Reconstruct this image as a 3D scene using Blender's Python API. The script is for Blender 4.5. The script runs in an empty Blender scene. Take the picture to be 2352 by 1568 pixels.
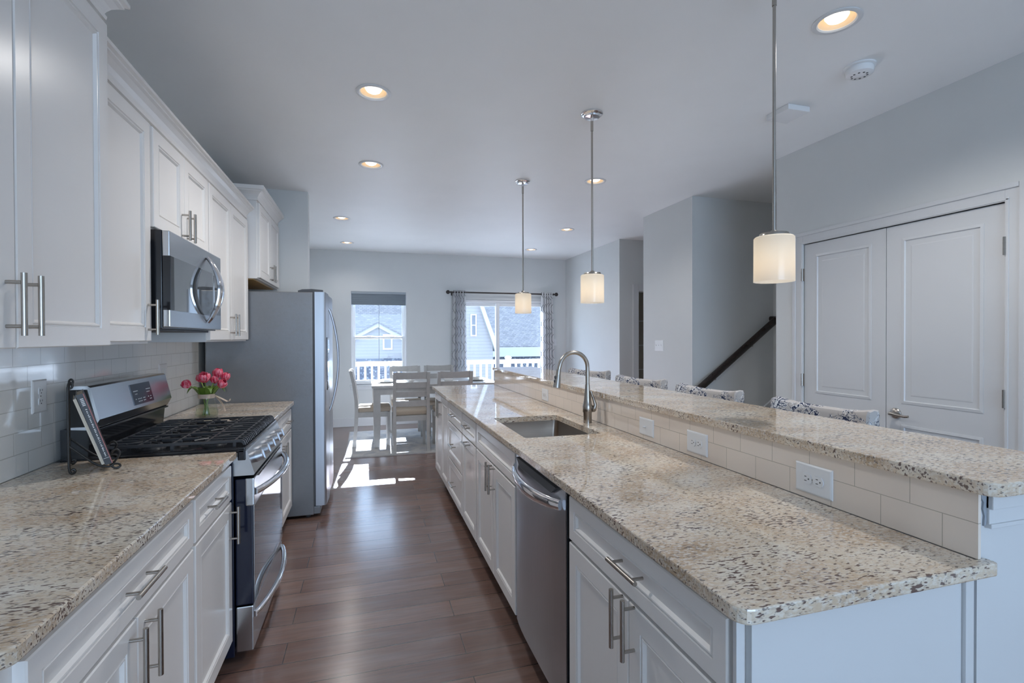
import bpy, bmesh, math, random
from mathutils import Vector, Matrix
PI = math.pi
random.seed(7)
C = bpy.context.scene.collection
SC = bpy.context.scene

# ------------------------------------------------------------ camera
CAM_F, CAM_YAW, CAM_PITCH, CAM_ROLL, CAM_H = 1143.0, 0.28609, -0.0085, -0.0034, 1.3951
cd = bpy.data.cameras.new('camera')
cd.sensor_width = 36.0
cd.lens = CAM_F / 2352 * 36.0
cd.clip_start = 0.02
cam = bpy.data.objects.new('camera', cd)
C.objects.link(cam)
_fw = Vector((math.sin(CAM_YAW) * math.cos(CAM_PITCH), math.cos(CAM_YAW) * math.cos(CAM_PITCH), math.sin(CAM_PITCH)))
_rt = Vector((math.cos(CAM_YAW), -math.sin(CAM_YAW), 0))
_up = _rt.cross(_fw)
_r2 = _rt * math.cos(CAM_ROLL) + _up * math.sin(CAM_ROLL)
_u2 = _up * math.cos(CAM_ROLL) - _rt * math.sin(CAM_ROLL)
cam.matrix_world = Matrix(((_r2.x, _u2.x, -_fw.x, 0), (_r2.y, _u2.y, -_fw.y, 0), (_r2.z, _u2.z, -_fw.z, CAM_H), (0, 0, 0, 1)))
SC.camera = cam

# ------------------------------------------------------------ view, sky, sun
SC.view_settings.view_transform = 'Standard'
SC.view_settings.look = 'None'
SC.view_settings.gamma = 1.0
SC.view_settings.use_curve_mapping = False
SC.view_settings.exposure = 1.33
SKY_COL, SKY_STRENGTH = (0.56, 0.75, 1.0), 2.3
SUN_STRENGTH = 21.0
LAMP_POWER = 20.0
cy = SC.cycles
cy.max_bounces = 8
cy.diffuse_bounces = 5
cy.glossy_bounces = 4
cy.transmission_bounces = 6
cy.transparent_max_bounces = 12
cy.caustics_reflective = True
cy.caustics_refractive = False
cy.sample_clamp_indirect = 6.0
cy.blur_glossy = 0.3
cy.use_denoising = True
world = bpy.data.worlds.new('world')
SC.world = world
world.use_nodes = True
wn = world.node_tree.nodes
bg = wn.get('Background') or wn.new('ShaderNodeBackground')
bg.inputs[0].default_value = (*SKY_COL, 1)
bg.inputs[1].default_value = SKY_STRENGTH
sd = bpy.data.lights.new('sun', 'SUN')
sd.energy = SUN_STRENGTH
sd.color = (0.86, 0.93, 1.06)
sd.angle = math.radians(0.6)
sun = bpy.data.objects.new('sun', sd)
C.objects.link(sun)
sun.rotation_euler = Vector((-0.038, -1.0, -0.575)).to_track_quat('-Z', 'Y').to_euler()
sun.location = (2, 20, 14)

def portal(name, loc, size, rot):
    l = bpy.data.lights.new(name, 'AREA')
    l.shape = 'RECTANGLE'
    l.size, l.size_y = size
    l.cycles.is_portal = True
    o = bpy.data.objects.new(name, l)
    C.objects.link(o)
    o.location = loc
    o.rotation_euler = rot
portal('portal_dining_window', (0.21, 8.36, 1.38), (0.9, 1.5), (-PI / 2, 0, 0))
portal('portal_sliding_door', (2.29, 8.36, 1.0), (1.6, 2.1), (-PI / 2, 0, 0))
portal('portal_back_window', (1.1, -3.36, 1.3), (3.0, 2.0), (PI / 2, 0, 0))

# ------------------------------------------------------------ materials
def s2l(c):
    return tuple(((v / 255) / 12.92 if v / 255 <= 0.04045 else ((v / 255 + 0.055) / 1.055) ** 2.4) for v in c)

class NT:
    """small helper around a material's node tree"""
    def __init__(self, name):
        self.m = bpy.data.materials.new(name)
        self.m.use_nodes = True
        self.t = self.m.node_tree
        self.b = self.t.nodes.get('Principled BSDF')
        self.out = self.t.nodes.get('Material Output')
    def n(self, typ, **kw):
        x = self.t.nodes.new(typ)
        for k, v in kw.items():
            setattr(x, k, v)
        return x
    def l(self, a, b):
        self.t.links.new(a, b)
    def val(self, sock, v):
        if isinstance(v, (int, float, tuple)):
            sock.default_value = v
        else:
            self.l(v, sock)
    def math(self, op, a, b=None, c=None, clamp=False):
        x = self.n('ShaderNodeMath', operation=op, use_clamp=clamp)
        self.val(x.inputs[0], a)
        if b is not None: self.val(x.inputs[1], b)
        if c is not None: self.val(x.inputs[2], c)
        return x.outputs[0]
    def mix(self, f, a, b):
        x = self.n('ShaderNodeMix', data_type='RGBA')
        self.val(x.inputs[0], f)
        for s, v in ((x.inputs[6], a), (x.inputs[7], b)):
            if isinstance(v, tuple): s.default_value = (*v[:3], 1)
            else: self.l(v, s)
        return x.outputs[2]
    def obj(self, scale=(1, 1, 1), loc=(0, 0, 0), rot=(0, 0, 0)):
        tc = self.n('ShaderNodeTexCoord')
        mp = self.n('ShaderNodeMapping')
        mp.inputs['Scale'].default_value = scale
        mp.inputs['Location'].default_value = loc
        mp.inputs['Rotation'].default_value = rot
        self.l(tc.outputs['Object'], mp.inputs[0])
        return mp.outputs[0]
    def noise(self, vec, scale, detail=2.0, rough=0.5, dist=0.0):
        x = self.n('ShaderNodeTexNoise')
        self.l(vec, x.inputs['Vector'])
        x.inputs['Scale'].default_value = scale
        x.inputs['Detail'].default_value = detail
        x.inputs['Roughness'].default_value = rough
        x.inputs['Distortion'].default_value = dist
        return x.outputs['Fac']
    def ramp(self, f, stops):
        x = self.n('ShaderNodeValToRGB')
        e = x.color_ramp.elements
        while len(e) < len(stops): e.new(0.5)
        for el, (p, c) in zip(e, stops):
            el.position = p
            el.color = (c, c, c, 1) if isinstance(c, (int, float)) else (*c, 1)
        self.l(f, x.inputs[0])
        return x.outputs[0]
    def bump(self, h, strength=0.2, dist=0.002):
        x = self.n('ShaderNodeBump')
        x.inputs['Strength'].default_value = strength
        x.inputs['Distance'].default_value = dist
        self.l(h, x.inputs['Height'])
        self.l(x.outputs[0], self.b.inputs['Normal'])
    def base(self, c):
        s = self.b.inputs['Base Color']
        if isinstance(c, tuple): s.default_value = (*c[:3], 1)
        else: self.l(c, s)
    def set(self, rough=0.5, metal=0.0, spec=0.5, coat=0.0):
        self.b.inputs['Roughness'].default_value = rough
        self.b.inputs['Metallic'].default_value = metal
        self.b.inputs['Specular IOR Level'].default_value = spec
        self.b.inputs['Coat Weight'].default_value = coat
        return self

def plain(name, col, rough=0.5, metal=0.0, spec=0.5, var=0.03, vscale=3.0, bump=0.0, bscale=200.0, coat=0.0):
    """procedural paint or metal: a base colour with slight mottling and optional fine grain"""
    t = NT(name).set(rough, metal, spec, coat)
    v = t.obj()
    f = t.noise(v, vscale, 2.0)
    a = tuple(max(0, c * (1 - var)) for c in col)
    b = tuple(min(1, c * (1 + var)) for c in col)
    t.base(t.mix(f, a, b))
    if bump:
        t.bump(t.noise(v, bscale, 2.0), bump, 0.001)
    return t.m

MT = {}
MT['wall'] = plain('wall_paint', (0.64, 0.655, 0.65), 0.6, bump=0.05, bscale=350)
MT['ceil'] = plain('ceiling_paint', (0.80, 0.81, 0.81), 0.5, bump=0.04, bscale=300)
MT['trim'] = plain('white_trim_paint', (0.64, 0.65, 0.66), 0.3)
MT['cab'] = plain('cabinet_paint', (0.80, 0.775, 0.75), 0.27, var=0.015)
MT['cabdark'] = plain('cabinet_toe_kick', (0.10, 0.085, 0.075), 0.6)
MT['raw'] = plain('raw_maple', (0.55, 0.34, 0.13), 0.5, var=0.15, vscale=14)
MT['black'] = plain('black_enamel', (0.012, 0.013, 0.016), 0.16)
MT['iron'] = plain('cast_iron', (0.045, 0.047, 0.052), 0.30, bump=0.1, bscale=500)
MT['wire'] = plain('black_wire', (0.015, 0.014, 0.013), 0.38)
MT['chrome'] = plain('polished_chrome', (0.80, 0.80, 0.82), 0.08, 1.0)
MT['nickel'] = plain('brushed_nickel', (0.44, 0.41, 0.375), 0.26, 1.0, var=0.05, vscale=60)
MT['rubber'] = plain('dark_grey_plastic', (0.06, 0.063, 0.07), 0.5)
MT['plate'] = plain('white_plastic', (0.78, 0.79, 0.80), 0.25)
MT['slot'] = plain('dark_slot', (0.02, 0.02, 0.02), 0.6)
MT['bronze'] = plain('dark_bronze', (0.045, 0.038, 0.036), 0.35, 0.4)
MT['rail'] = plain('espresso_wood', (0.020, 0.014, 0.012), 0.25, var=0.3, vscale=20)
MT['furn'] = plain('grey_washed_wood', (0.43, 0.42, 0.40), 0.45, var=0.10, vscale=25)
MT['seatfab'] = plain('tan_seat_fabric', (0.44, 0.37, 0.29), 0.85, var=0.08, vscale=120, bump=0.2, bscale=900)
MT['china'] = plain('white_china', (0.78, 0.78, 0.76), 0.12)
MT['cream'] = plain('cream_paper', (0.62, 0.56, 0.46), 0.6, var=0.05)
MT['pink'] = plain('pink_book_edge', (0.45, 0.16, 0.15), 0.5)
MT['bookblk'] = plain('black_book_cover', (0.018, 0.018, 0.022), 0.35)
MT['ink'] = plain('white_ink', (0.75, 0.75, 0.75), 0.5)
MT['sidingb'] = None
MT['vinyl'] = plain('white_vinyl', (0.82, 0.83, 0.84), 0.35)
MT['fascia'] = plain('pale_grey_fascia', (0.34, 0.34, 0.335), 0.5)
MT['deck'] = plain('deck_boards', (0.50, 0.49, 0.47), 0.7, var=0.15, vscale=8)
MT['ground'] = plain('pale_ground', (0.26, 0.26, 0.22), 0.9, var=0.3, vscale=2)
MT['shade'] = plain('grey_shade_cloth', (0.20, 0.235, 0.27), 0.8, var=0.05, vscale=90)
MT['ribbon'] = plain('beige_ribbon', (0.55, 0.46, 0.38), 0.7)
MT['leaf'] = plain('tulip_leaf', (0.10, 0.20, 0.02), 0.45, var=0.35, vscale=30)
MT['stem'] = plain('tulip_stem', (0.20, 0.30, 0.06), 0.45, var=0.2, vscale=30)
MT['tan'] = plain('tan_tile', (0.36, 0.31, 0.25), 0.5)
MT['carpet'] = plain('stair_carpet', (0.42, 0.40, 0.38), 0.95, var=0.15, vscale=200)
MT['farglass'] = plain('distant_window_glass', (0.10, 0.11, 0.13), 0.25)
MT['caulk'] = plain('grey_caulk', (0.30, 0.33, 0.37), 0.6)
MT['navy'] = plain('dark_blue_enamel', (0.011, 0.015, 0.034), 0.14)
MT['legwood'] = plain('stool_leg_wood', (0.06, 0.035, 0.022), 0.4, var=0.25, vscale=22)

def m_steel(name, col, rough, axis, bump=0.06):
    """brushed stainless: streaks stretched along one axis"""
    t = NT(name).set(rough, 1.0)
    sc = [260.0, 260.0, 260.0]
    sc[axis] = 4.0
    v = t.obj(tuple(sc))
    f = t.noise(v, 1.0, 2.0)
    t.base(t.mix(f, tuple(c * 0.93 for c in col), tuple(min(1, c * 1.05) for c in col)))
    t.bump(f, bump, 0.0006)
    return t.m
MT['steel'] = m_steel('brushed_steel', (0.53, 0.54, 0.55), 0.24, 1)
MT['steelv'] = m_steel('brushed_steel_upright', (0.54, 0.56, 0.60), 0.30, 2)
MT['sink'] = m_steel('sink_steel', (0.40, 0.35, 0.305), 0.28, 0)

def m_fridge_side():
    t = NT('pebbled_fridge_side').set(0.36, 0.75)
    v = t.obj()
    n2 = t.noise(v, 420, 2.0, 0.6)
    big = t.noise(v, 2.0, 3.0)
    t.base(t.mix(big, (0.19, 0.19, 0.195), (0.25, 0.25, 0.255)))
    n3 = t.noise(v, 85, 3.0, 0.65)
    t.bump(t.math('ADD', n2, t.math('MULTIPLY', n3, 1.2)), 0.16, 0.0022)
    cl = t.noise(v, 34, 4.0, 0.7)
    t.l(t.ramp(cl, [(0.35, 0.30), (0.70, 0.52)]), t.b.inputs['Roughness'])
    return t.m
MT['fside'] = m_fridge_side()

def m_mirror():
    t = NT('dark_mirror_glass').set(0.04, 0.0, 1.0, 0.6)
    v = t.obj()
    t.base(t.mix(t.noise(v, 2.0), (0.045, 0.055, 0.065), (0.06, 0.07, 0.08)))
    t.b.inputs['IOR'].default_value = 2.2
    return t.m
MT['mirror'] = m_mirror()

def m_granite():
    t = NT('speckled_granite').set(0.035, 0.0, 0.5)
    t.b.inputs['IOR'].default_value = 2.05
    rot = (0, 0, 0.14)
    v2 = t.obj((0.6, 1.0, 1.0), rot=rot)
    cloud = t.noise(v2, 6.5, 5.0, 0.62)
    base = t.n('ShaderNodeValToRGB')
    e = base.color_ramp.elements
    e[0].position, e[0].color = 0.30, (0.43, 0.30, 0.185, 1)
    e[1].position, e[1].color = 0.70, (0.80, 0.77, 0.69, 1)
    m1 = e.new(0.45); m1.color = (0.62, 0.485, 0.35, 1)
    m2 = e.new(0.57); m2.color = (0.71, 0.615, 0.49, 1)
    t.l(cloud, base.inputs[0])
    c = base.outputs[0]
    # small light and dark mineral grain
    gr = t.noise(t.obj((0.55, 1, 1), rot=rot), 130.0, 2.0, 0.6)
    c = t.mix(t.ramp(gr, [(0.46, 0.0), (0.62, 0.6)]), c, (0.80, 0.76, 0.69))
    gr2 = t.noise(t.obj((0.40, 1, 1), (1.3, 2.9, 0.7), rot), 105.0, 3.0, 0.65)
    c = t.mix(t.ramp(gr2, [(0.54, 0.0), (0.66, 0.5)]), c, (0.42, 0.335, 0.27))
    clus = t.noise(v2, 13.0, 3.0, 0.6)
    k = t.math('SUBTRACT', clus, 0.5)
    # short dark dashes drawn out along x, crowding into clusters
    sp = t.noise(t.obj((0.34, 1, 1), rot=rot), 165.0, 1.5, 0.5)
    thr = t.math('ADD', sp, t.math('MULTIPLY', k, 0.62))
    c = t.mix(t.ramp(thr, [(0.605, 0.0), (0.675, 0.92)]), c, (0.095, 0.05, 0.043))
    sp2 = t.noise(t.obj((0.42, 1, 1), (3.1, 1.7, 0.4), rot), 215.0, 1.5, 0.5)
    thr2 = t.math('SUBTRACT', sp2, t.math('MULTIPLY', k, 0.25))
    c = t.mix(t.ramp(thr2, [(0.635, 0.0), (0.695, 0.75)]), c, (0.085, 0.07, 0.074))
    t.base(c)
    return t.m
MT['granite'] = m_granite()

def m_tile(name, col, grout, y0, z0, w, h, rough=0.07, mort=0.0016, jitter=0.02):
    """running-bond wall tile on a plane of constant x"""
    t = NT(name).set(rough, 0.0, 0.5)
    t.b.inputs['IOR'].default_value = 1.85
    tc = t.n('ShaderNodeTexCoord')
    sp = t.n('ShaderNodeSeparateXYZ')
    t.l(tc.outputs['Object'], sp.inputs[0])
    cb = t.n('ShaderNodeCombineXYZ')
    t.l(t.math('SUBTRACT', sp.outputs[1], y0), cb.inputs[0])
    t.l(t.math('SUBTRACT', sp.outputs[2], z0), cb.inputs[1])
    br = t.n('ShaderNodeTexBrick')
    t.l(cb.outputs[0], br.inputs['Vector'])
    br.inputs['Scale'].default_value = 1.0
    br.inputs['Brick Width'].default_value = w
    br.inputs['Row Height'].default_value = h
    br.inputs['Mortar Size'].default_value = mort
    br.inputs['Mortar Smooth'].default_value = 0.3
    br.inputs['Bias'].default_value = 0.0
    br.inputs['Color1'].default_value = (*tuple(c * (1 - jitter) for c in col), 1)
    br.inputs['Color2'].default_value = (*tuple(min(1, c * (1 + jitter)) for c in col), 1)
    br.inputs['Mortar'].default_value = (*grout, 1)
    t.l(br.outputs['Color'], t.b.inputs['Base Color'])
    wav = t.noise(tc.outputs['Object'], 9.0, 2.0)
    hgt = t.math('ADD', t.math('MULTIPLY', t.math('SUBTRACT', 1.0, br.outputs['Fac']), 1.0), t.math('MULTIPLY', wav, 0.35))
    t.bump(hgt, 0.55, 0.0016)
    return t.m
MT['tile'] = m_tile('white_subway_tile', (0.87, 0.875, 0.86), (0.62, 0.62, 0.60), 2.132, 0.914, 0.154, 0.0768)
MT['tilei'] = m_tile('ivory_subway_tile', (0.80, 0.705, 0.615), (0.46, 0.41, 0.34), 0.879, 0.914, 0.1415, 0.0775, mort=0.0010)

def m_floor():
    t = NT('hardwood_planks').set(0.21, 0.0, 0.5)
    t.b.inputs['IOR'].default_value = 2.05
    tc = t.n('ShaderNodeTexCoord')
    mp = t.n('ShaderNodeMapping')
    mp.inputs['Location'].default_value = (0.35, -2.155, 0)
    t.l(tc.outputs['Object'], mp.inputs[0])
    br = t.n('ShaderNodeTexBrick')
    br.offset = 0.37
    br.offset_frequency = 2
    t.l(mp.outputs[0], br.inputs['Vector'])
    br.inputs['Scale'].default_value = 1.0
    br.inputs['Brick Width'].default_value = 1.22
    br.inputs['Row Height'].default_value = 0.155
    br.inputs['Mortar Size'].default_value = 0.0024
    br.inputs['Mortar Smooth'].default_value = 0.2
    br.inputs['Bias'].default_value = 0.0
    br.inputs['Color1'].default_value = (0.165, 0.090, 0.069, 1)
    br.inputs['Color2'].default_value = (0.262, 0.154, 0.120, 1)
    br.inputs['Mortar'].default_value = (0.022, 0.016, 0.014, 1)
    g = t.obj((1.2, 22, 1))
    grain = t.noise(g, 3.0, 5.0, 0.65, 0.8)
    g2 = t.noise(t.obj((1.0, 5, 1)), 2.2, 3.0)
    c = t.mix(t.ramp(grain, [(0.35, 0.0), (0.7, 0.6)]), br.outputs['Color'], (0.10, 0.070, 0.062))
    c = t.mix(t.ramp(g2, [(0.45, 0.0), (0.75, 0.4)]), c, (0.26, 0.205, 0.185))
    t.base(c)
    h = t.math('ADD', t.math('MULTIPLY', br.outputs['Fac'], -1.0), t.math('MULTIPLY', grain, 0.25))
    t.bump(h, 0.25, 0.002)
    return t.m
MT['floor'] = m_floor()

def m_glass(name, tint=(0.96, 0.98, 1.0), refl=1.0):
    t = NT(name)
    t.t.nodes.remove(t.b)
    tr = t.n('ShaderNodeBsdfTransparent'); tr.inputs[0].default_value = (*tint, 1)
    gl = t.n('ShaderNodeBsdfGlossy'); gl.inputs['Roughness'].default_value = 0.02
    lw = t.n('ShaderNodeLayerWeight'); lw.inputs[0].default_value = 0.5
    mx = t.n('ShaderNodeMixShader')
    fr = t.math('MULTIPLY_ADD', t.math('POWER', lw.outputs['Facing'], 4.0), 0.55, 0.04)
    t.l(t.math('MULTIPLY', fr, refl, clamp=True), mx.inputs[0])
    t.l(tr.outputs[0], mx.inputs[1]); t.l(gl.outputs[0], mx.inputs[2])
    t.l(mx.outputs[0], t.out.inputs[0])
    return t.m
MT['glass'] = m_glass('window_glass', (0.95, 0.97, 1.0), 0.7)
MT['vglass'] = m_glass('vase_glass', (0.965, 0.975, 0.965), 0.8)
MT['water'] = m_glass('vase_water', (0.93, 0.96, 0.88), 0.3)

def m_emit(name, col, strength):
    t = NT(name)
    t.base((0.8, 0.8, 0.8))
    v = t.obj()
    t.b.inputs['Emission Color'].default_value = (*col, 1)
    t.b.inputs['Emission Strength'].default_value = strength
    return t.m
MT['bulb'] = m_emit('lit_bulb', (1.0, 0.90, 0.74), 1.0)
MT['canrefl'] = plain('can_reflector', (0.58, 0.46, 0.33), 0.45)

def m_pendant():
    t = NT('opal_glass_shade')
    t.t.nodes.remove(t.b)
    tl = t.n('ShaderNodeBsdfTranslucent'); tl.inputs[0].default_value = (0.93, 0.86, 0.74, 1)
    df = t.n('ShaderNodeBsdfDiffuse'); df.inputs[0].default_value = (0.86, 0.83, 0.78, 1)
    gl = t.n('ShaderNodeBsdfGlossy'); gl.inputs['Roughness'].default_value = 0.12
    m1 = t.n('ShaderNodeMixShader'); m1.inputs[0].default_value = 0.45
    m2 = t.n('ShaderNodeMixShader'); m2.inputs[0].default_value = 0.05
    t.l(tl.outputs[0], m1.inputs[1]); t.l(df.outputs[0], m1.inputs[2])
    t.l(m1.outputs[0], m2.inputs[1]); t.l(gl.outputs[0], m2.inputs[2])
    t.l(m2.outputs[0], t.out.inputs[0])
    return t.m
MT['opal'] = m_pendant()

def m_petal():
    t = NT('tulip_petal').set(0.4)
    v = t.obj()
    n = t.noise(t.obj((90, 90, 25)), 1.0, 3.0)
    t.base(t.mix(t.ramp(n, [(0.42, 0.0), (0.62, 1.0)]), (0.62, 0.012, 0.06), (0.80, 0.28, 0.36)))
    t.b.inputs['Subsurface Weight'].default_value = 0.0
    return t.m
MT['petal'] = m_petal()

def m_floral():
    t = NT('floral_upholstery').set(0.85)
    v = t.obj()
    n1 = t.noise(v, 17.0, 2.0, 0.5, 1.4)
    n2 = t.noise(t.obj((1, 1, 1), (5, 3, 1)), 34.0, 2.0, 0.5, 1.0)
    reg = t.noise(t.obj((1, 1, 1), (2.2, 7, 4)), 9.0, 1.0)
    a1 = t.math('ABSOLUTE', t.math('SUBTRACT', n1, 0.5))
    a2 = t.math('ABSOLUTE', t.math('SUBTRACT', n2, 0.5))
    r = t.ramp(reg, [(0.44, 0.0), (0.48, 1.0)])
    white = t.math('MULTIPLY', t.ramp(a1, [(0.05, 1.0), (0.075, 0.0)]), r)
    c = t.mix(t.math('MULTIPLY', white, 0.75), (0.52, 0.49, 0.47), (0.80, 0.80, 0.80))
    line = t.math('MULTIPLY', t.ramp(a1, [(0.016, 1.0), (0.028, 0.0)]), r)
    line2 = t.math('MULTIPLY', t.math('MULTIPLY', t.ramp(a2, [(0.018, 1.0), (0.035, 0.0)]), r), 0.85)
    c = t.mix(t.math('MAXIMUM', line, line2), c, (0.016, 0.028, 0.075))
    t.base(c)
    t.bump(t.noise(v, 700, 1.0), 0.15, 0.001)
    return t.m
MT['floral'] = m_floral()

def m_curtain():
    t = NT('trellis_curtain').set(0.85)
    uv = t.n('ShaderNodeUVMap')
    sp = t.n('ShaderNodeSeparateXYZ')
    t.l(uv.outputs[0], sp.inputs[0])
    W, H = 0.16, 0.26
    s = t.math('MULTIPLY', t.math('SINE', t.math('MULTIPLY', sp.outputs[1], 2 * PI / H)), W * 0.25)
    def fam(sign, off):
        q = t.math('ADD', t.math('MULTIPLY_ADD', s, sign, sp.outputs[0]), off)
        fr = t.math('FRACT', t.math('DIVIDE', q, W))
        return t.math('ABSOLUTE', t.math('SUBTRACT', fr, 0.5))
    d = t.math('MINIMUM', fam(1.0, 0.0), fam(-1.0, W * 0.5))
    c = t.mix(t.ramp(d, [(0.022, 1.0), (0.036, 0.0)]), (0.82, 0.825, 0.84), (0.12, 0.125, 0.14))
    t.base(c)
    tl = t.n('ShaderNodeBsdfTranslucent'); t.l(c, tl.inputs[0])
    mx = t.n('ShaderNodeMixShader'); mx.inputs[0].default_value = 0.45
    t.l(t.b.outputs[0], mx.inputs[1]); t.l(tl.outputs[0], mx.inputs[2]); t.l(mx.outputs[0], t.out.inputs[0])
    return t.m
MT['curtain'] = m_curtain()

def m_rug():
    t = NT('mottled_grey_rug').set(0.95)
    v = t.obj()
    a = t.noise(v, 5.0, 4.0, 0.65, 1.0)
    b = t.noise(v, 160.0, 1.0)
    c = t.mix(t.ramp(a, [(0.42, 0.0), (0.62, 1.0)]), (0.54, 0.53, 0.51), (0.36, 0.38, 0.42))
    t.base(t.mix(t.math('MULTIPLY', b, 0.35), c, (0.62, 0.61, 0.59)))
    t.bump(b, 0.3, 0.004)
    return t.m
MT['rug'] = m_rug()

def m_siding():
    t = NT('pale_blue_siding').set(0.55)
    tc = t.n('ShaderNodeTexCoord')
    sp = t.n('ShaderNodeSeparateXYZ')
    t.l(tc.outputs['Object'], sp.inputs[0])
    fr = t.math('FRACT', t.math('DIVIDE', sp.outputs[2], 0.115))
    t.base(t.mix(t.ramp(fr, [(0.0, 0.0), (0.12, 1.0)]), (0.11, 0.11, 0.115), (0.23, 0.22, 0.225)))
    t.bump(fr, 0.5, 0.01)
    return t.m
MT['siding'] = m_siding()

def m_shingle():
    t = NT('blue_grey_shingles').set(0.9)
    v = t.obj()
    br = t.n('ShaderNodeTexBrick')
    tc = t.n('ShaderNodeTexCoord')
    sp = t.n('ShaderNodeSeparateXYZ')
    t.l(tc.outputs['Object'], sp.inputs[0])
    cb = t.n('ShaderNodeCombineXYZ')
    t.l(sp.outputs[0], cb.inputs[0]); t.l(sp.outputs[2], cb.inputs[1])
    t.l(cb.outputs[0], br.inputs['Vector'])
    br.inputs['Scale'].default_value = 1.0
    br.inputs['Brick Width'].default_value = 0.17
    br.inputs['Row Height'].default_value = 0.07
    br.inputs['Mortar Size'].default_value = 0.010
    br.inputs['Color1'].default_value = (0.105, 0.10, 0.105, 1)
    br.inputs['Color2'].default_value = (0.20, 0.19, 0.195, 1)
    br.inputs['Mortar'].default_value = (0.07, 0.068, 0.07, 1)
    t.base(t.mix(t.math('MULTIPLY', t.noise(v, 9.0, 4.0, 0.7), 0.5), br.outputs['Color'], (0.25, 0.235, 0.235)))
    return t.m
MT['shingle'] = m_shingle()

def m_stone():
    t = NT('mottled_stone_wall').set(0.85)
    v = t.obj()
    vo = t.n('ShaderNodeTexVoronoi')
    t.l(v, vo.inputs['Vector'])
    vo.inputs['Scale'].default_value = 11.0
    t.base(t.mix(t.ramp(vo.outputs['Distance'], [(0.1, 1.0), (0.5, 0.0)]), (0.08, 0.09, 0.12), (0.26, 0.28, 0.30)))
    return t.m
MT['stone'] = m_stone()

# ------------------------------------------------------------ mesh building
ORG = {}

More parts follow.
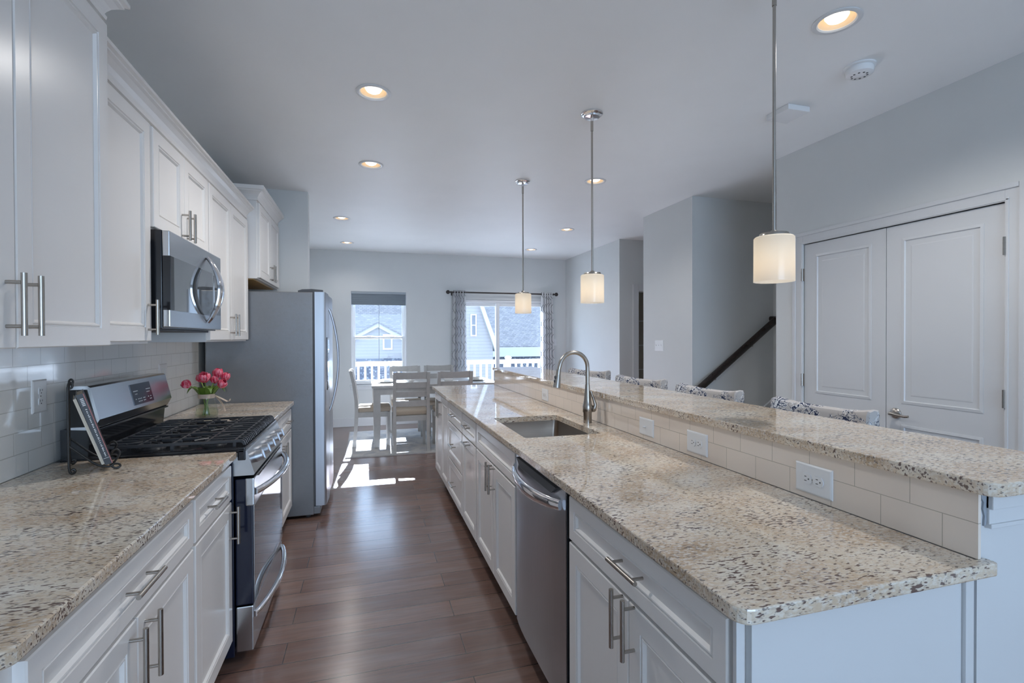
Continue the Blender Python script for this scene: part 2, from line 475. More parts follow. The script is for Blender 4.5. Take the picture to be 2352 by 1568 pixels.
class MB:
    def __init__(self):
        self.bm = bmesh.new()
    def face(self, vs):
        try:
            return self.bm.faces.new(vs)
        except ValueError:
            return None
    def loops(self, loops, cap0=True, cap1=True, close=True):
        """skin successive loops of points (same count)"""
        L = [[self.bm.verts.new(p) for p in lp] for lp in loops]
        n = len(L[0])
        for a, b in zip(L, L[1:]):
            for i in range(n if close else n - 1):
                j = (i + 1) % n
                self.face((a[i], a[j], b[j], b[i]))
        if cap0: self.face(list(reversed(L[0])))
        if cap1: self.face(L[-1])
        return L
    def box(self, x0, x1, y0, y1, z0, z1, bev=0.0, seg=2):
        bm2 = bmesh.new()
        bmesh.ops.create_cube(bm2, size=1.0)
        for v in bm2.verts:
            v.co = Vector((x0 + (v.co.x + 0.5) * (x1 - x0), y0 + (v.co.y + 0.5) * (y1 - y0), z0 + (v.co.z + 0.5) * (z1 - z0)))
        if bev > 0:
            bmesh.ops.bevel(bm2, geom=list(bm2.edges), offset=bev, segments=seg, affect='EDGES', profile=0.6)
        self.merge(bm2)
        return self
    def merge(self, bm2, mat=None):
        if mat is not None:
            bmesh.ops.transform(bm2, matrix=mat, verts=list(bm2.verts))
        mp = {v: self.bm.verts.new(v.co) for v in bm2.verts}
        for f in bm2.faces:
            self.face([mp[v] for v in f.verts])
        bm2.free()
    def cyl(self, p0, p1, r0, r1=None, seg=14, cap=True):
        p0, p1 = Vector(p0), Vector(p1)
        r1 = r0 if r1 is None else r1
        d = (p1 - p0).normalized()
        a = d.orthogonal().normalized()
        b = d.cross(a)
        def ring(p, r):
            return [p + (a * math.cos(2 * PI * i / seg) + b * math.sin(2 * PI * i / seg)) * r for i in range(seg)]
        self.loops([ring(p0, r0), ring(p1, r1)], cap, cap)
        return self
    def tube(self, pts, r, seg=8, ref=None):
        """swept tube; r is a radius, a list, or (ra, rb) list for flat sections"""
        P = [Vector(p) for p in pts]
        n = len(P)
        R = r if isinstance(r, list) else [r] * n
        T = []
        for i in range(n):
            T.append((P[min(i + 1, n - 1)] - P[max(i - 1, 0)]).normalized())
        a = Vector(ref) if ref else T[0].orthogonal()
        L = []
        for i in range(n):
            a = (a - T[i] * a.dot(T[i])).normalized()
            b = T[i].cross(a)
            ra, rb = R[i] if isinstance(R[i], tuple) else (R[i], R[i])
            L.append([P[i] + a * ra * math.cos(2 * PI * k / seg) + b * rb * math.sin(2 * PI * k / seg) for k in range(seg)])
        self.loops(L)
        return self
    def lathe(self, prof, c, seg=24, cap0=True, cap1=True, axis='z', sx=1.0):
        L = []
        for r, h in prof:
            lp = []
            for i in range(seg):
                t = 2 * PI * i / seg
                u, w = r * math.cos(t) * sx, r * math.sin(t)
                if axis == 'z': lp.append((c[0] + u, c[1] + w, c[2] + h))
                elif axis == 'x': lp.append((c[0] + h, c[1] + u, c[2] + w))
                else: lp.append((c[0] + u, c[1] + h, c[2] + w))
            L.append(lp)
        self.loops(L, cap0, cap1)
        return self
    def prism(self, poly, axis, a0, a1):
        """2-D polygon swept along an axis: 'y' takes (x,z), 'x' takes (y,z), 'z' takes (x,y)"""
        def P(q, a):
            if axis == 'y': return (q[0], a, q[1])
            if axis == 'x': return (a, q[0], q[1])
            return (q[0], q[1], a)
        self.loops([[P(q, a0) for q in poly], [P(q, a1) for q in poly]])
        return self
    def relief(self, O, U, V, N, w, h, steps):
        """nested rectangles: (inset, height) steps, e.g. a framed door front"""
        O, U, V, N = Vector(O), Vector(U), Vector(V), Vector(N)
        L = []
        for i, d in steps:
            L.append([O + U * i + V * i + N * d, O + U * (w - i) + V * i + N * d, O + U * (w - i) + V * (h - i) + N * d, O + U * i + V * (h - i) + N * d])
        self.loops(L)
        return self
    def ball(self, c, r, sx=1, sy=1, sz=1, seg=12, rings=8):
        prof = [(max(1e-4, r * math.sin(PI * i / rings)), -r * math.cos(PI * i / rings)) for i in range(rings + 1)]
        L = []
        for rr, h in prof:
            L.append([(c[0] + rr * math.cos(2 * PI * k / seg) * sx, c[1] + rr * math.sin(2 * PI * k / seg) * sy, c[2] + h * sz) for k in range(seg)])
        self.loops(L)
        return self
    def build(self, name, mat, parent=None, smooth=False, loc=None):
        bm = self.bm
        bmesh.ops.remove_doubles(bm, verts=list(bm.verts), dist=1e-6)
        bmesh.ops.recalc_face_normals(bm, faces=list(bm.faces))
        org = ORG.get(parent.name, Vector((0, 0, 0))) if parent else Vector(loc or (0, 0, 0))
        if org.length > 0:
            bmesh.ops.translate(bm, vec=-org, verts=list(bm.verts))
        me = bpy.data.meshes.new(name)
        bm.to_mesh(me)
        bm.free()
        if smooth:
            for p in me.polygons: p.use_smooth = True
            try: me.set_sharp_from_angle(angle=math.radians(38))
            except Exception: pass
        me.materials.append(MT[mat] if isinstance(mat, str) else mat)
        o = bpy.data.objects.new(name, me)
        C.objects.link(o)
        ORG[o.name] = org
        if parent: o.parent = parent
        else: o.location = org
        return o

def tag(o, label, cat, group=None, kind=None):
    o['label'] = label
    o['category'] = cat
    if group: o['group'] = group
    if kind: o['kind'] = kind
    return o
def thing(name, label, cat, loc, group=None):
    o = bpy.data.objects.new(name, None)
    o.empty_display_size = 0.1
    C.objects.link(o)
    o.location = loc
    ORG[o.name] = Vector(loc)
    return tag(o, label, cat, group)
def struct(o, label, cat):
    return tag(o, label, cat, kind='structure')
def dup(root, loc, rotz=0.0, label=None):
    """copy of a thing with its parts and sub-parts"""
    r = root.copy(); C.objects.link(r)
    r.location = loc; r.rotation_euler = (0, 0, rotz)
    if label: r['label'] = label
    def rec(src, dst):
        for ch in list(src.children):
            c = ch.copy(); C.objects.link(c); c.parent = dst
            rec(ch, c)
    rec(root, r)
    return r
def curve(pts, n=4):
    """Catmull-Rom refinement of a path"""
    P = [Vector(p) for p in pts]; out = []
    for i in range(len(P) - 1):
        p0, p1, p2, p3 = P[max(i - 1, 0)], P[i], P[i + 1], P[min(i + 2, len(P) - 1)]
        for k in range(n):
            s = k / n
            out.append(0.5 * ((2 * p1) + (p2 - p0) * s + (2 * p0 - 5 * p1 + 4 * p2 - p3) * s * s + (3 * p1 - p0 - 3 * p2 + p3) * s ** 3))
    return out + [P[-1]]
def rrect(x0, x1, y0, y1, r, n=6):
    """rounded rectangle; r = (x0y0, x1y0, x1y1, x0y1) corner radii"""
    out = []
    for (cx, cy, sx, sy, rr, a0) in ((x0, y0, 1, 1, r[0], PI), (x1, y0, -1, 1, r[1], 1.5 * PI), (x1, y1, -1, -1, r[2], 0), (x0, y1, 1, -1, r[3], 0.5 * PI)):
        rr = max(rr, 0.0005)
        for i in range(n + 1):
            a = a0 + i / n * PI / 2
            out.append((cx + sx * rr + rr * math.cos(a), cy + sy * rr + rr * math.sin(a)))
    return out
# ============================================================ SETTING
HC, XL, XR, YF, XR2 = 2.7625, -1.176, 3.055, 8.211, 3.41
YB = -3.2
CAN_POS = [(0.05, 2.889), (0.049, 4.098), (-0.254, 6.02), (-0.249, 7.54), (1.942, 3.996), (2.464, 5.887), (2.485, 7.381), (1.97, 1.684)]

mb = MB(); mb.box(-1.4, 5.3, YB - 0.2, 8.34, -0.12, 0.0)
struct(mb.build('floor', 'floor'), 'brown hardwood plank floor running across the kitchen and dining area', 'floor')

# ceiling sheet with a round hole for every recessed light
def sheet_with_holes(outer, holes, zf):
    bm = bmesh.new()
    def loop(pts):
        vs = [bm.verts.new((x, y, zf)) for x, y in pts]
        for i in range(len(vs)): bm.edges.new((vs[i], vs[(i + 1) % len(vs)]))
    loop(outer)
    for h in holes: loop(h)
    bmesh.ops.triangle_fill(bm, use_beauty=True, use_dissolve=False, edges=list(bm.edges))
    return bm
circ = [[(x + 0.078 * math.cos(2 * PI * i / 24), y + 0.078 * math.sin(2 * PI * i / 24)) for i in range(24)] for x, y in CAN_POS]
mb = MB(); mb.merge(sheet_with_holes([(-1.4, YB - 0.2), (5.3, YB - 0.2), (5.3, 8.34), (-1.4, 8.34)], circ, HC))
mb.box(-1.4, 5.3, YB - 0.2, 8.34, HC + 0.2, HC + 0.3)
ceil = mb.build('ceiling', 'ceil')
for p in ceil.data.polygons:
    pass
struct(ceil, 'flat painted ceiling with recessed lights', 'ceiling')

def wall(name, label, boxes, mat='wall'):
    mb = MB()
    for b in boxes: mb.box(*b)
    return struct(mb.build(name, mat), label, 'wall')
ZT = HC + 0.2
wall('wall_left', 'left kitchen wall behind the cabinets and range', [(XL - 0.15, XL, YB, 8.34, 0, ZT)])
wall('wall_fridge_end', 'short wall return standing just beyond the refrigerator', [(XL, -0.512, 5.02, 5.14, 0, ZT)])
wx0, wx1, wz0, wz1 = -0.228, 0.642, 0.650, 2.128
sx0, sx1, sz1 = 1.50, 3.06, 2.03
wall('wall_far', 'far dining wall with a window and a sliding glass door', [
    (XL, wx0, YF, YF + 0.13, 0, ZT), (wx0, wx1, YF, YF + 0.13, 0, wz0), (wx0, wx1, YF, YF + 0.13, wz1, ZT),
    (wx1, sx0, YF, YF + 0.13, 0, ZT), (sx0, sx1, YF, YF + 0.13, sz1, ZT), (sx1, XR2 + 0.12, YF, YF + 0.13, 0, ZT)])
wall('wall_right_far', 'right wall of the dining area beyond the hall opening', [(XR2, XR2 + 0.12, 6.258, YF, 0, ZT)])
wall('wall_hall', 'hall wall facing the camera with a cased doorway', [(XR2 + 0.12, 3.70, 6.258, 6.378, 0, ZT), (3.70, 4.46, 6.258, 6.378, 2.05, ZT), (4.46, 5.2, 6.258, 6.378, 0, ZT)])
wall('wall_hall_end', 'wall closing the hall on the right', [(5.2, 5.3, 4.158, 8.2, 0, ZT)])
wall('wall_hall_room', 'tan tiled wall seen through the hall doorway', [(3.55, 5.2, 7.3, 7.4, 0, ZT)], 'tan')
wall('wall_stair', 'wall block between the hall and the staircase', [(XR, 5.2, 4.158, 5.046, 0, ZT)])
wall('wall_stair_end', 'end wall at the top landing of the short stair flight', [(4.03, 4.13, 3.005, 4.158, 0, ZT)])
d0, d1, dz = 1.683, 2.873, 2.060
wall('wall_right', 'right kitchen wall holding the double pantry doors', [
    (XR, XR + 0.12, YB, d0 - 0.004, 0, ZT), (XR, XR + 0.12, d0 - 0.004, d1 + 0.004, dz + 0.004, ZT), (XR, XR + 0.12, d1 + 0.004, 3.125, 0, ZT),
    (XR + 0.12, 4.03, 3.005, 3.125, 0, ZT), (XR + 0.62, XR + 0.66, 1.5, 3.005, 0, ZT), (XR + 0.12, XR + 0.62, 1.46, 1.5, 0, ZT)])
wall('wall_back', 'wall behind the camera with a wide window opening', [
    (XL, -0.4, YB - 0.13, YB, 0, ZT), (-0.4, 2.6, YB - 0.13, YB, 0, 0.3), (-0.4, 2.6, YB - 0.13, YB, 2.3, ZT), (2.6, XR + 0.12, YB - 0.13, YB, 0, ZT)])

def baseboard(name, label, boxes):
    mb = MB()
    for x0, x1, y0, y1, nx, ny in boxes:
        mb.box(x0, x1, y0, y1, 0, 0.115, 0.003)
        mb.box(x0 + (0.004 if nx else 0), x1 - (0.004 if nx else 0), y0 + (0.004 if ny else 0), y1 - (0.004 if ny else 0), 0.11, 0.135, 0.003)
    struct(mb.build(name, 'trim'), label, 'baseboard')
baseboard('baseboard_far', 'white baseboard along the far dining wall', [(XL, sx0 - 0.04, YF - 0.016, YF, 0, 0), (sx1 + 0.04, XR2, YF - 0.016, YF, 0, 0)])
baseboard('baseboard_right', 'white baseboard along the right wall', [(XR - 0.016, XR, 2.98, 3.12, 0, 0), (XR - 0.016, XR, 4.17, 5.04, 0, 0), (XR2 - 0.016, XR2, 6.27, YF - 0.02, 0, 0), (XR - 0.016, XR, YB + 0.02, 1.57, 0, 0)])
baseboard('baseboard_hall', 'white baseboard along the hall wall', [(XR2 + 0.005, 3.61, 6.242, 6.258, 0, 0)])
baseboard('baseboard_left', 'white baseboard along the left dining wall', [(XL, XL + 0.016, 5.15, YF - 0.02, 0, 0)])

# ---- dining window
mb = MB()
yw0, yw1 = YF + 0.045, YF + 0.125
def frame(mb, x0, x1, z0, z1, y0, y1, w, bev=0.004):
    mb.box(x0, x0 + w, y0, y1, z0, z1, bev); mb.box(x1 - w, x1, y0, y1, z0, z1, bev)
    mb.box(x0 + w, x1 - w, y0, y1, z0, z0 + w, bev); mb.box(x0 + w, x1 - w, y0, y1, z1 - w, z1, bev)
frame(mb, wx0 + 0.002, wx1 - 0.002, wz0 + 0.002, wz1 - 0.002, yw0, yw1, 0.034)
w1 = struct(mb.build('window_1', 'vinyl'), 'white double-hung dining window with a grey roller shade', 'window')
mb = MB(); frame(mb, wx0 + 0.036, wx1 - 0.036, 1.375, wz1 - 0.036, yw0 + 0.04, yw0 + 0.07, 0.036); mb.build('upper_sash', 'vinyl', w1)
mb = MB(); frame(mb, wx0 + 0.036, wx1 - 0.036, wz0 + 0.036, 1.415, yw0 + 0.006, yw0 + 0.036, 0.036); ls = mb.build('lower_sash', 'vinyl', w1)
mb = MB()
for lx in (0.03, 0.39):
    mb.box(lx, lx + 0.05, yw0 - 0.006, yw0 + 0.012, 1.412, 1.428, 0.003)
mb.build('sash_lock', 'plate', ls)
mb = MB(); mb.box(wx0 + 0.07, wx1 - 0.07, yw0 + 0.053, yw0 + 0.057, 1.41, wz1 - 0.07); mb.build('upper_pane', 'glass', w1)
mb = MB(); mb.box(wx0 + 0.07, wx1 - 0.07, yw0 + 0.019, yw0 + 0.023, wz0 + 0.07, 1.38); mb.build('lower_pane', 'glass', w1)
mb = MB(); mb.box(wx0 - 0.015, wx1 + 0.015, YF - 0.03, yw0, wz0 - 0.022, wz0, 0.004); mb.build('window_sill', 'trim', w1)
mb = MB(); mb.box(wx0 - 0.005, wx1 + 0.005, YF - 0.014, YF - 0.001, wz0 - 0.075, wz0 - 0.022, 0.003); mb.build('window_apron', 'trim', w1)
mb = MB()
mb.box(wx0 + 0.0005, wx0 + 0.012, YF - 0.001, yw0, wz0, wz1); mb.box(wx1 - 0.012, wx1 - 0.0005, YF - 0.001, yw0, wz0, wz1)
mb.build('window_jamb', 'trim', w1)

# roller shade hangs inside the window opening
sh = thing('roller_shade', 'grey roller shade drawn up at the top of the dining window', 'window shade', (0.2, YF + 0.02, 2.0))
mb = MB(); mb.box(wx0 + 0.014, wx1 - 0.014, YF + 0.002, YF + 0.042, 2.09, wz1 - 0.001, 0.004); mb.build('headrail', plain('shade_headrail', (0.33, 0.37, 0.41), 0.5), sh)
mb = MB(); mb.box(wx0 + 0.016, wx1 - 0.016, YF + 0.018, YF + 0.024, 1.93, 2.092)
for z in (1.965, 2.0, 2.035): mb.box(wx0 + 0.016, wx1 - 0.016, YF + 0.014, YF + 0.02, z, z + 0.017, 0.002)
mb.build('shade_cloth', 'shade', sh)
mb = MB(); mb.box(wx0 + 0.016, wx1 - 0.016, YF + 0.013, YF + 0.028, 1.915, 1.932, 0.004); mb.build('bottom_rail', 'shade', sh)
mb = MB(); mb.tube([(0.205, YF + 0.012, z) for z in (1.93, 1.6, 1.2, 0.83)], 0.0035, 6); mb.ball((0.205, YF + 0.012, 0.82), 0.009)
mb.build('pull_cord', plain('cord_grey', (0.30, 0.33, 0.38), 0.6), sh)

# ---- sliding glass door
mb = MB()
ys0_, ys1_ = YF + 0.012, YF + 0.125
mb.box(sx0 + 0.002, sx0 + 0.042, ys0_, ys1_, 0.001, sz1 - 0.002, 0.004); mb.box(sx1 - 0.042, sx1 - 0.002, ys0_, ys1_, 0.001, sz1 - 0.002, 0.004)
mb.box(sx0 + 0.042, sx1 - 0.042, ys0_, ys1_, sz1 - 0.042, sz1 - 0.002, 0.004); mb.box(sx0 + 0.042, sx1 - 0.042, ys0_, ys1_, 0.001, 0.03, 0.004)
dr = struct(mb.build('door_1', 'vinyl'), 'white sliding glass door opening onto the deck', 'door')
def slider_panel(x0, x1, y0, nm):
    mb = MB()
    w = 0.062
    mb.box(x0, x0 + w, y0, y0 + 0.035, 0.032, sz1 - 0.044, 0.004); mb.box(x1 - w, x1, y0, y0 + 0.035, 0.032, sz1 - 0.044, 0.004)
    mb.box(x0 + w, x1 - w, y0, y0 + 0.035, 0.032, 0.13, 0.004); mb.box(x0 + w, x1 - w, y0, y0 + 0.035, sz1 - 0.105, sz1 - 0.044, 0.004)
    p = mb.build(nm, 'vinyl', dr)
    mb = MB(); mb.box(x0 + w, x1 - w, y0 + 0.015, y0 + 0.02, 0.13, sz1 - 0.105); mb.build('pane', 'glass', p)
    return p
slider_panel(sx0 + 0.044, 2.205, YF + 0.075, 'fixed_panel')
sp_ = slider_panel(2.14, sx1 - 0.044, YF + 0.03, 'sliding_panel')
mb = MB(); mb.box(2.955, 2.975, YF + 0.0, YF + 0.03, 0.92, 1.12, 0.005); mb.build('door_handle', 'plate', sp_)

# ---- pantry double doors
def casing(mb, x, y0, y1, z1, w=0.085, t=0.018):
    """flat casing with a raised outer bead on a wall of constant x, around y0..y1 up to z1"""
    for a, b, c, d in ((y0 - w, y0, 0, z1 + w), (y1, y1 + w, 0, z1 + w), (y0, y1, z1, z1 + w)):
        mb.box(x - t * 0.55, x, a, b, c, d, 0.002)
    for a, b, c, d in ((y0 - w, y0 - w + 0.026, 0, z1 + w), (y1 + w - 0.026, y1 + w, 0, z1 + w), (y0 - w + 0.0262, y1 + w - 0.0262, z1 + w - 0.0258, z1 + w - 0.0003)):
        mb.box(x - t, x - 0.001, a, b, c, d, 0.005)
    for a, b, c, d in ((y0 - 0.018, y0 - 0.004, 0, z1 + 0.014), (y1 + 0.004, y1 + 0.018, 0, z1 + 0.014), (y0 - 0.018, y1 + 0.018, z1 + 0.004, z1 + 0.018)):
        mb.box(x - t * 0.75, x - 0.001, a, b, c, d, 0.003)
mb = MB(); casing(mb, XR, d0, d1, dz)
struct(mb.build('trim_1', 'trim'), 'white moulded casing around the double pantry doors', 'trim')
def pantry_leaf(nm, y0, y1, hinge_y, label):
    face = XR + 0.006
    mb = MB()
    mb.box(face + 0.004, face + 0.036, y0, y1, 0.008, dz - 0.004)
    st = 0.112 if True else 0
    for z0, z1 in ((1.005, 1.962), (0.185, 0.86)):
        pass
    # stiles and rails around two raised panels
    ys = [y0, y0 + 0.103, y1 - 0.103, y1]
    zs = [0.008, 0.19, 0.855, 1.005, 1.962, dz - 0.004]
    for a, b in ((ys[0], ys[1]), (ys[2], ys[3])): mb.box(face, face + 0.03, a, b, zs[0], zs[-1])
    for a, b in ((zs[0], zs[1]), (zs[2], zs[3]), (zs[4], zs[5])): mb.box(face, face + 0.03, ys[1], ys[2], a, b)
    for a, b in ((zs[1], zs[2]), (zs[3], zs[4])):
        w, h = ys[2] - ys[1], b - a
        mb.relief((face, ys[1], a), (0, 1, 0), (0, 0, 1), (-1, 0, 0), w, h, [(-0.012, -0.003), (-0.012, 0.0025), (0.003, 0.0045), (0.011, -0.010), (0.017, -0.0115), (0.038, -0.002), (0.043, -0.001)])
    d = struct(mb.build(nm, 'trim'), label, 'door')
    for hz in (1.84, 1.08, 0.22):
        mb = MB()
        mb.cyl((XR - 0.014, hinge_y, hz - 0.045), (XR - 0.014, hinge_y, hz + 0.045), 0.0065, seg=10)
        for q in (-0.015, 0.015): mb.cyl((XR - 0.014, hinge_y, hz + q - 0.0006), (XR - 0.014, hinge_y, hz + q + 0.0006), 0.0072, seg=10)
        mb.box(XR - 0.012, XR + 0.006, hinge_y - 0.006, hinge_y + 0.006, hz - 0.044, hz + 0.044, 0.001)
        mb.build('hinge', 'nickel', d)
    return d
dl = pantry_leaf('door_2', 2.281, d1 - 0.003, d1 + 0.0015, 'left leaf of the white double pantry doors without a lever')
dr2 = pantry_leaf('door_3', d0 + 0.003, 2.277, d0 - 0.0015, 'right leaf of the white double pantry doors with a lever handle')
mb = MB()
hy, hz = 2.219, 0.930
mb.lathe([(0.032, 0.0), (0.032, -0.006), (0.026, -0.013), (0.014, -0.016), (0.012, -0.045)], (XR + 0.006, hy, hz), 20, axis='x')
mb.tube([(XR - 0.042, hy + 0.006, hz), (XR - 0.046, hy - 0.012, hz + 0.001), (XR - 0.046, hy - 0.045, hz - 0.004), (XR - 0.045, hy - 0.085, hz - 0.006), (XR - 0.043, hy - 0.105, hz - 0.003)], [0.010, 0.011, 0.009, 0.008, 0.0075], 10)
mb.build('lever_handle', 'nickel', dr2, smooth=True)

# ---- hall doorway casing
mb = MB()
for a, b, c, d in ((3.616, 3.70, 0, 2.135), (3.70, 4.46, 2.05, 2.135), (4.46, 4.545, 0, 2.135)): mb.box(a, b, 6.240, 6.258, c, d, 0.003)
mb.box(3.70, 3.715, 6.258, 6.378, 0, 2.05); mb.box(4.445, 4.46, 6.258, 6.378, 0, 2.05); mb.box(3.715, 4.445, 6.258, 6.378, 2.035, 2.05)
struct(mb.build('trim_2', 'trim'), 'white casing around the doorway in the hall', 'trim')
mb = MB()
for z in (0.45, 0.85, 1.25, 1.65): mb.box(3.72, 4.44, 7.28, 7.299, z, z + 0.012, 0.002)
struct(mb.build('trim_3', 'trim'), 'thin horizontal tile joints on the tan wall through the doorway', 'trim')

# ---- short stair with a landing
mb = MB()
for i in range(3):
    x0 = XR + 0.12 + 0.26 * i
    mb.box(x0, 4.03, 3.126, 4.157, 0.18 * i, 0.18 * (i + 1), 0.01)
struct(mb.build('floor_stairs', 'carpet'), 'short carpeted stair flight rising to the right', 'stairs')
mb = MB(); mb.prism([(XR + 0.02, 0.0), (XR + 0.26, 0.0), (4.02, 0.545), (4.02, 0.75), (XR + 0.02, 0.11)], 'y', 4.140, 4.157)
mb.prism([(XR + 0.02, 0.10), (4.02, 0.735), (4.02, 0.76), (XR + 0.02, 0.125)], 'y', 4.134, 4.157)
struct(mb.build('trim_4', 'trim'), 'white sloping skirt board along the stair wall', 'trim')

# ---- tiled backsplashes
mb = MB(); mb.box(XL, XL + 0.008, 0.9, 4.115, 0.914, 1.40)
struct(mb.build('wall_left_backsplash', 'tile'), 'white subway tile backsplash between left counter and wall cabinets', 'backsplash')
mb = MB(); mb.box(1.267, 1.46, 0.746, 4.93, 0, 1.0565)
struct(mb.build('wall_island', 'trim'), 'white painted half wall carrying the raised bar top', 'half wall')
mb = MB(); mb.box(1.2586, 1.267, 0.739, 4.925, 0.9145, 1.0575)
struct(mb.build('wall_island_backsplash', 'tilei'), 'ivory subway tile strip between island counter and raised bar', 'backsplash')
mb = MB()
for z0, z1, e in ((0.985, 1.057, 0.009), (1.020, 1.057, 0.016), (0.978, 0.988, 0.013)):
    mb.box(1.290, 1.472, 0.746 - e, 0.747, z0, z1, 0.002)
    mb.box(1.459, 1.460 + e, 0.746, 4.93, z0, z1, 0.002)
struct(mb.build('trim_5', 'trim'), 'white moulding under the near end of the raised bar top', 'trim')
mb = MB()
pts = [(1.272, 1.057), (1.291, 1.057), (1.289, 1.03), (1.291, 1.0), (1.288, 0.985), (1.282, 0.983), (1.284, 1.005), (1.279, 1.02), (1.281, 1.035), (1.274, 1.045)]
mb.prism(pts, 'y', 0.742, 0.747)
struct(mb.build('trim_6', 'caulk'), 'ragged grey caulk smear beside the moulding under the bar', 'trim')

# ---- outside: deck, ground
mb = MB(); mb.box(-2.5, 6.5, 8.35, 11.4, -0.17, -0.03)
struct(mb.build('floor_deck', 'deck'), 'deck boards outside the sliding glass door', 'deck')
mb = MB(); mb.box(-60, 70, 8.4, 90, -3.3, -3.0)
struct(mb.build('ground', 'ground'), 'ground below the deck and around the houses', 'ground')
# ============================================================ CABINETS
BK = 0.0005
def front_steps(fr, t=0.020):
    return [(0, 0), (0, t - 0.003), (0.003, t), (fr, t), (fr + 0.0015, t - 0.005), (fr + 0.004, t - 0.005), (fr + 0.007, t - 0.001), (fr + 0.010, t - 0.0015), (fr + 0.016, t - 0.0095)]
def pull(mb, P, D, N, L=0.16, off=0.034, r=0.0062, posts=0.70):
    """bar pull centred at P, running along D, standing off along N"""
    P, D, N = Vector(P), Vector(D), Vector(N)
    mb.cyl(P + N * off - D * L / 2, P + N * off + D * L / 2, r, seg=12)
    for s in (-1, 1):
        q = P + D * (s * L * posts / 2)
        mb.cyl(q, q + N * off, r * 0.72, seg=10)
def front(parent, nm, face, sgn, y0, y1, z0, z1, fr=0.055, t=0.020):
    """door or drawer front on a plane x=face, looking towards sgn*x"""
    mb = MB()
    mb.relief((face, y0, z0), (0, 1, 0), (0, 0, 1), (sgn, 0, 0), y1 - y0, z1 - z0, front_steps(fr, t))
    return mb.build(nm, 'cab', parent)
def add_pull(door, face, sgn, y, z, vert, L=0.16, t=0.020):
    mb = MB()
    pull(mb, (face + sgn * t, y, z), (0, 0, 1) if vert else (0, 1, 0), (sgn, 0, 0), L)
    return mb.build('bar_pull', 'nickel', door, smooth=True)
def cabinet(name, label, face, sgn, back, y0, y1, z0, z1, group, toe=False, open_top=False):
    c = thing(name, label, 'cabinet', ((face + back) / 2, (y0 + y1) / 2, 0 if toe else z0), group)
    mb = MB()
    e = 0.0006
    if open_top:
        xa, xb = min(face, back), max(face, back)
        for a in ((xa, xb, y0 + e, y0 + 0.018, z0, z1), (xa, xb, y1 - 0.018, y1 - e, z0, z1), (xa, xa + 0.019, y0 + 0.018, y1 - 0.018, z0, z1), (xb - 0.012, xb, y0 + 0.018, y1 - 0.018, z0, z1), (xa + 0.019, xb - 0.012, y0 + 0.018, y1 - 0.018, z0, z0 + 0.018)):
            mb.box(*a)
    else:
        mb.box(min(face, back), max(face, back), y0 + e, y1 - e, z0, z1, 0.0015)
    mb.build('cabinet_body', 'cab', c)
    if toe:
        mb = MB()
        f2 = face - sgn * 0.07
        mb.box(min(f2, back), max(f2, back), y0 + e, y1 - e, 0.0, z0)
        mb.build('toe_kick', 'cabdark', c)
    return c
G_LB, G_LU, G_IS = 'base cabinets along the left wall', 'wall cabinets along the left wall', 'island cabinets'
LF, LBK = -0.566, XL + 0.001       # face frame of the left base cabinets
# near double cabinet
c = cabinet('base_cabinet', 'white base cabinet nearest the camera, wide drawer over two doors', LF, 1, LBK, 0.985, 1.868, 0.105, 0.8835, G_LB, True)
d = front(c, 'drawer', LF, 1, 1.022, 1.858, 0.714, 0.858, 0.040); add_pull(d, LF, 1, 1.437, 0.790, False)
d = front(c, 'door', LF, 1, 1.022, 1.437, 0.115, 0.704); add_pull(d, LF, 1, 1.395, 0.612, True, 0.17)
d = front(c, 'door', LF, 1, 1.441, 1.858, 0.115, 0.704); add_pull(d, LF, 1, 1.483, 0.612, True, 0.17)
c = cabinet('base_cabinet', 'white single base cabinet between wide cabinet and gas range', LF, 1, LBK, 1.868, 2.352, 0.105, 0.8835, G_LB, True)
d = front(c, 'drawer', LF, 1, 1.880, 2.344, 0.714, 0.858, 0.040); add_pull(d, LF, 1, 2.06, 0.790, False, 0.13)
d = front(c, 'door', LF, 1, 1.880, 2.344, 0.115, 0.704); add_pull(d, LF, 1, 2.305, 0.617, True, 0.155)
c = cabinet('base_cabinet', 'white base cabinet squeezed between gas range and refrigerator', LF, 1, LBK, 3.150, 4.118, 0.105, 0.8835, G_LB, True)
for a, b, py, pd in ((3.158, 3.630, 3.40, 3.588), (3.636, 4.110, 3.875, 3.690)):
    d = front(c, 'drawer', LF, 1, a, b, 0.714, 0.858, 0.040); add_pull(d, LF, 1, py, 0.790, False, 0.13)
    d = front(c, 'door', LF, 1, a, b, 0.115, 0.704); add_pull(d, LF, 1, pd, 0.60, True)

# wall cabinets
UF, UBK = -0.853, XL + 0.001
BF = -0.808
c = cabinet('wall_cabinet', 'tallest white wall cabinet at the left edge, two tall doors', BF, 1, UBK, 1.02, 1.905, 1.374, 2.42, G_LU)
d = front(c, 'door', BF, 1, 1.030, 1.452, 1.3725, 2.40); add_pull(d, BF, 1, 1.418, 1.475, True, 0.145)
d = front(c, 'door', BF, 1, 1.457, 1.903, 1.3725, 2.40); add_pull(d, BF, 1, 1.481, 1.475, True, 0.145)
def crown(mb, face, y0, y1, z0, back, h=0.085, p=0.058, left=True, right=True, k=10):
    """cove crown moulding along y with mitred returns to the wall"""
    prof = [(0.0, 0.0), (0.010, 0.0), (0.012, 0.012), (0.006, 0.016), (0.010, 0.026), (0.020, 0.042), (0.036, 0.056), (0.046, 0.062), (0.046, 0.068), (p, 0.072), (p, h), (0.0, h)]
    L = []
    for q, z in prof:
        yl = y0 - (q if left else 0)
        yr = y1 + (q if right else 0)
        L.append([(back, yl, z0 + z), (face + q, yl, z0 + z), (face + q, yr, z0 + z), (back, yr, z0 + z)])
    mb.loops(L)
mb = MB(); crown(mb, BF + 0.002, 1.02, 1.905, 2.42, UBK); mb.build('crown_molding', 'cab', c)

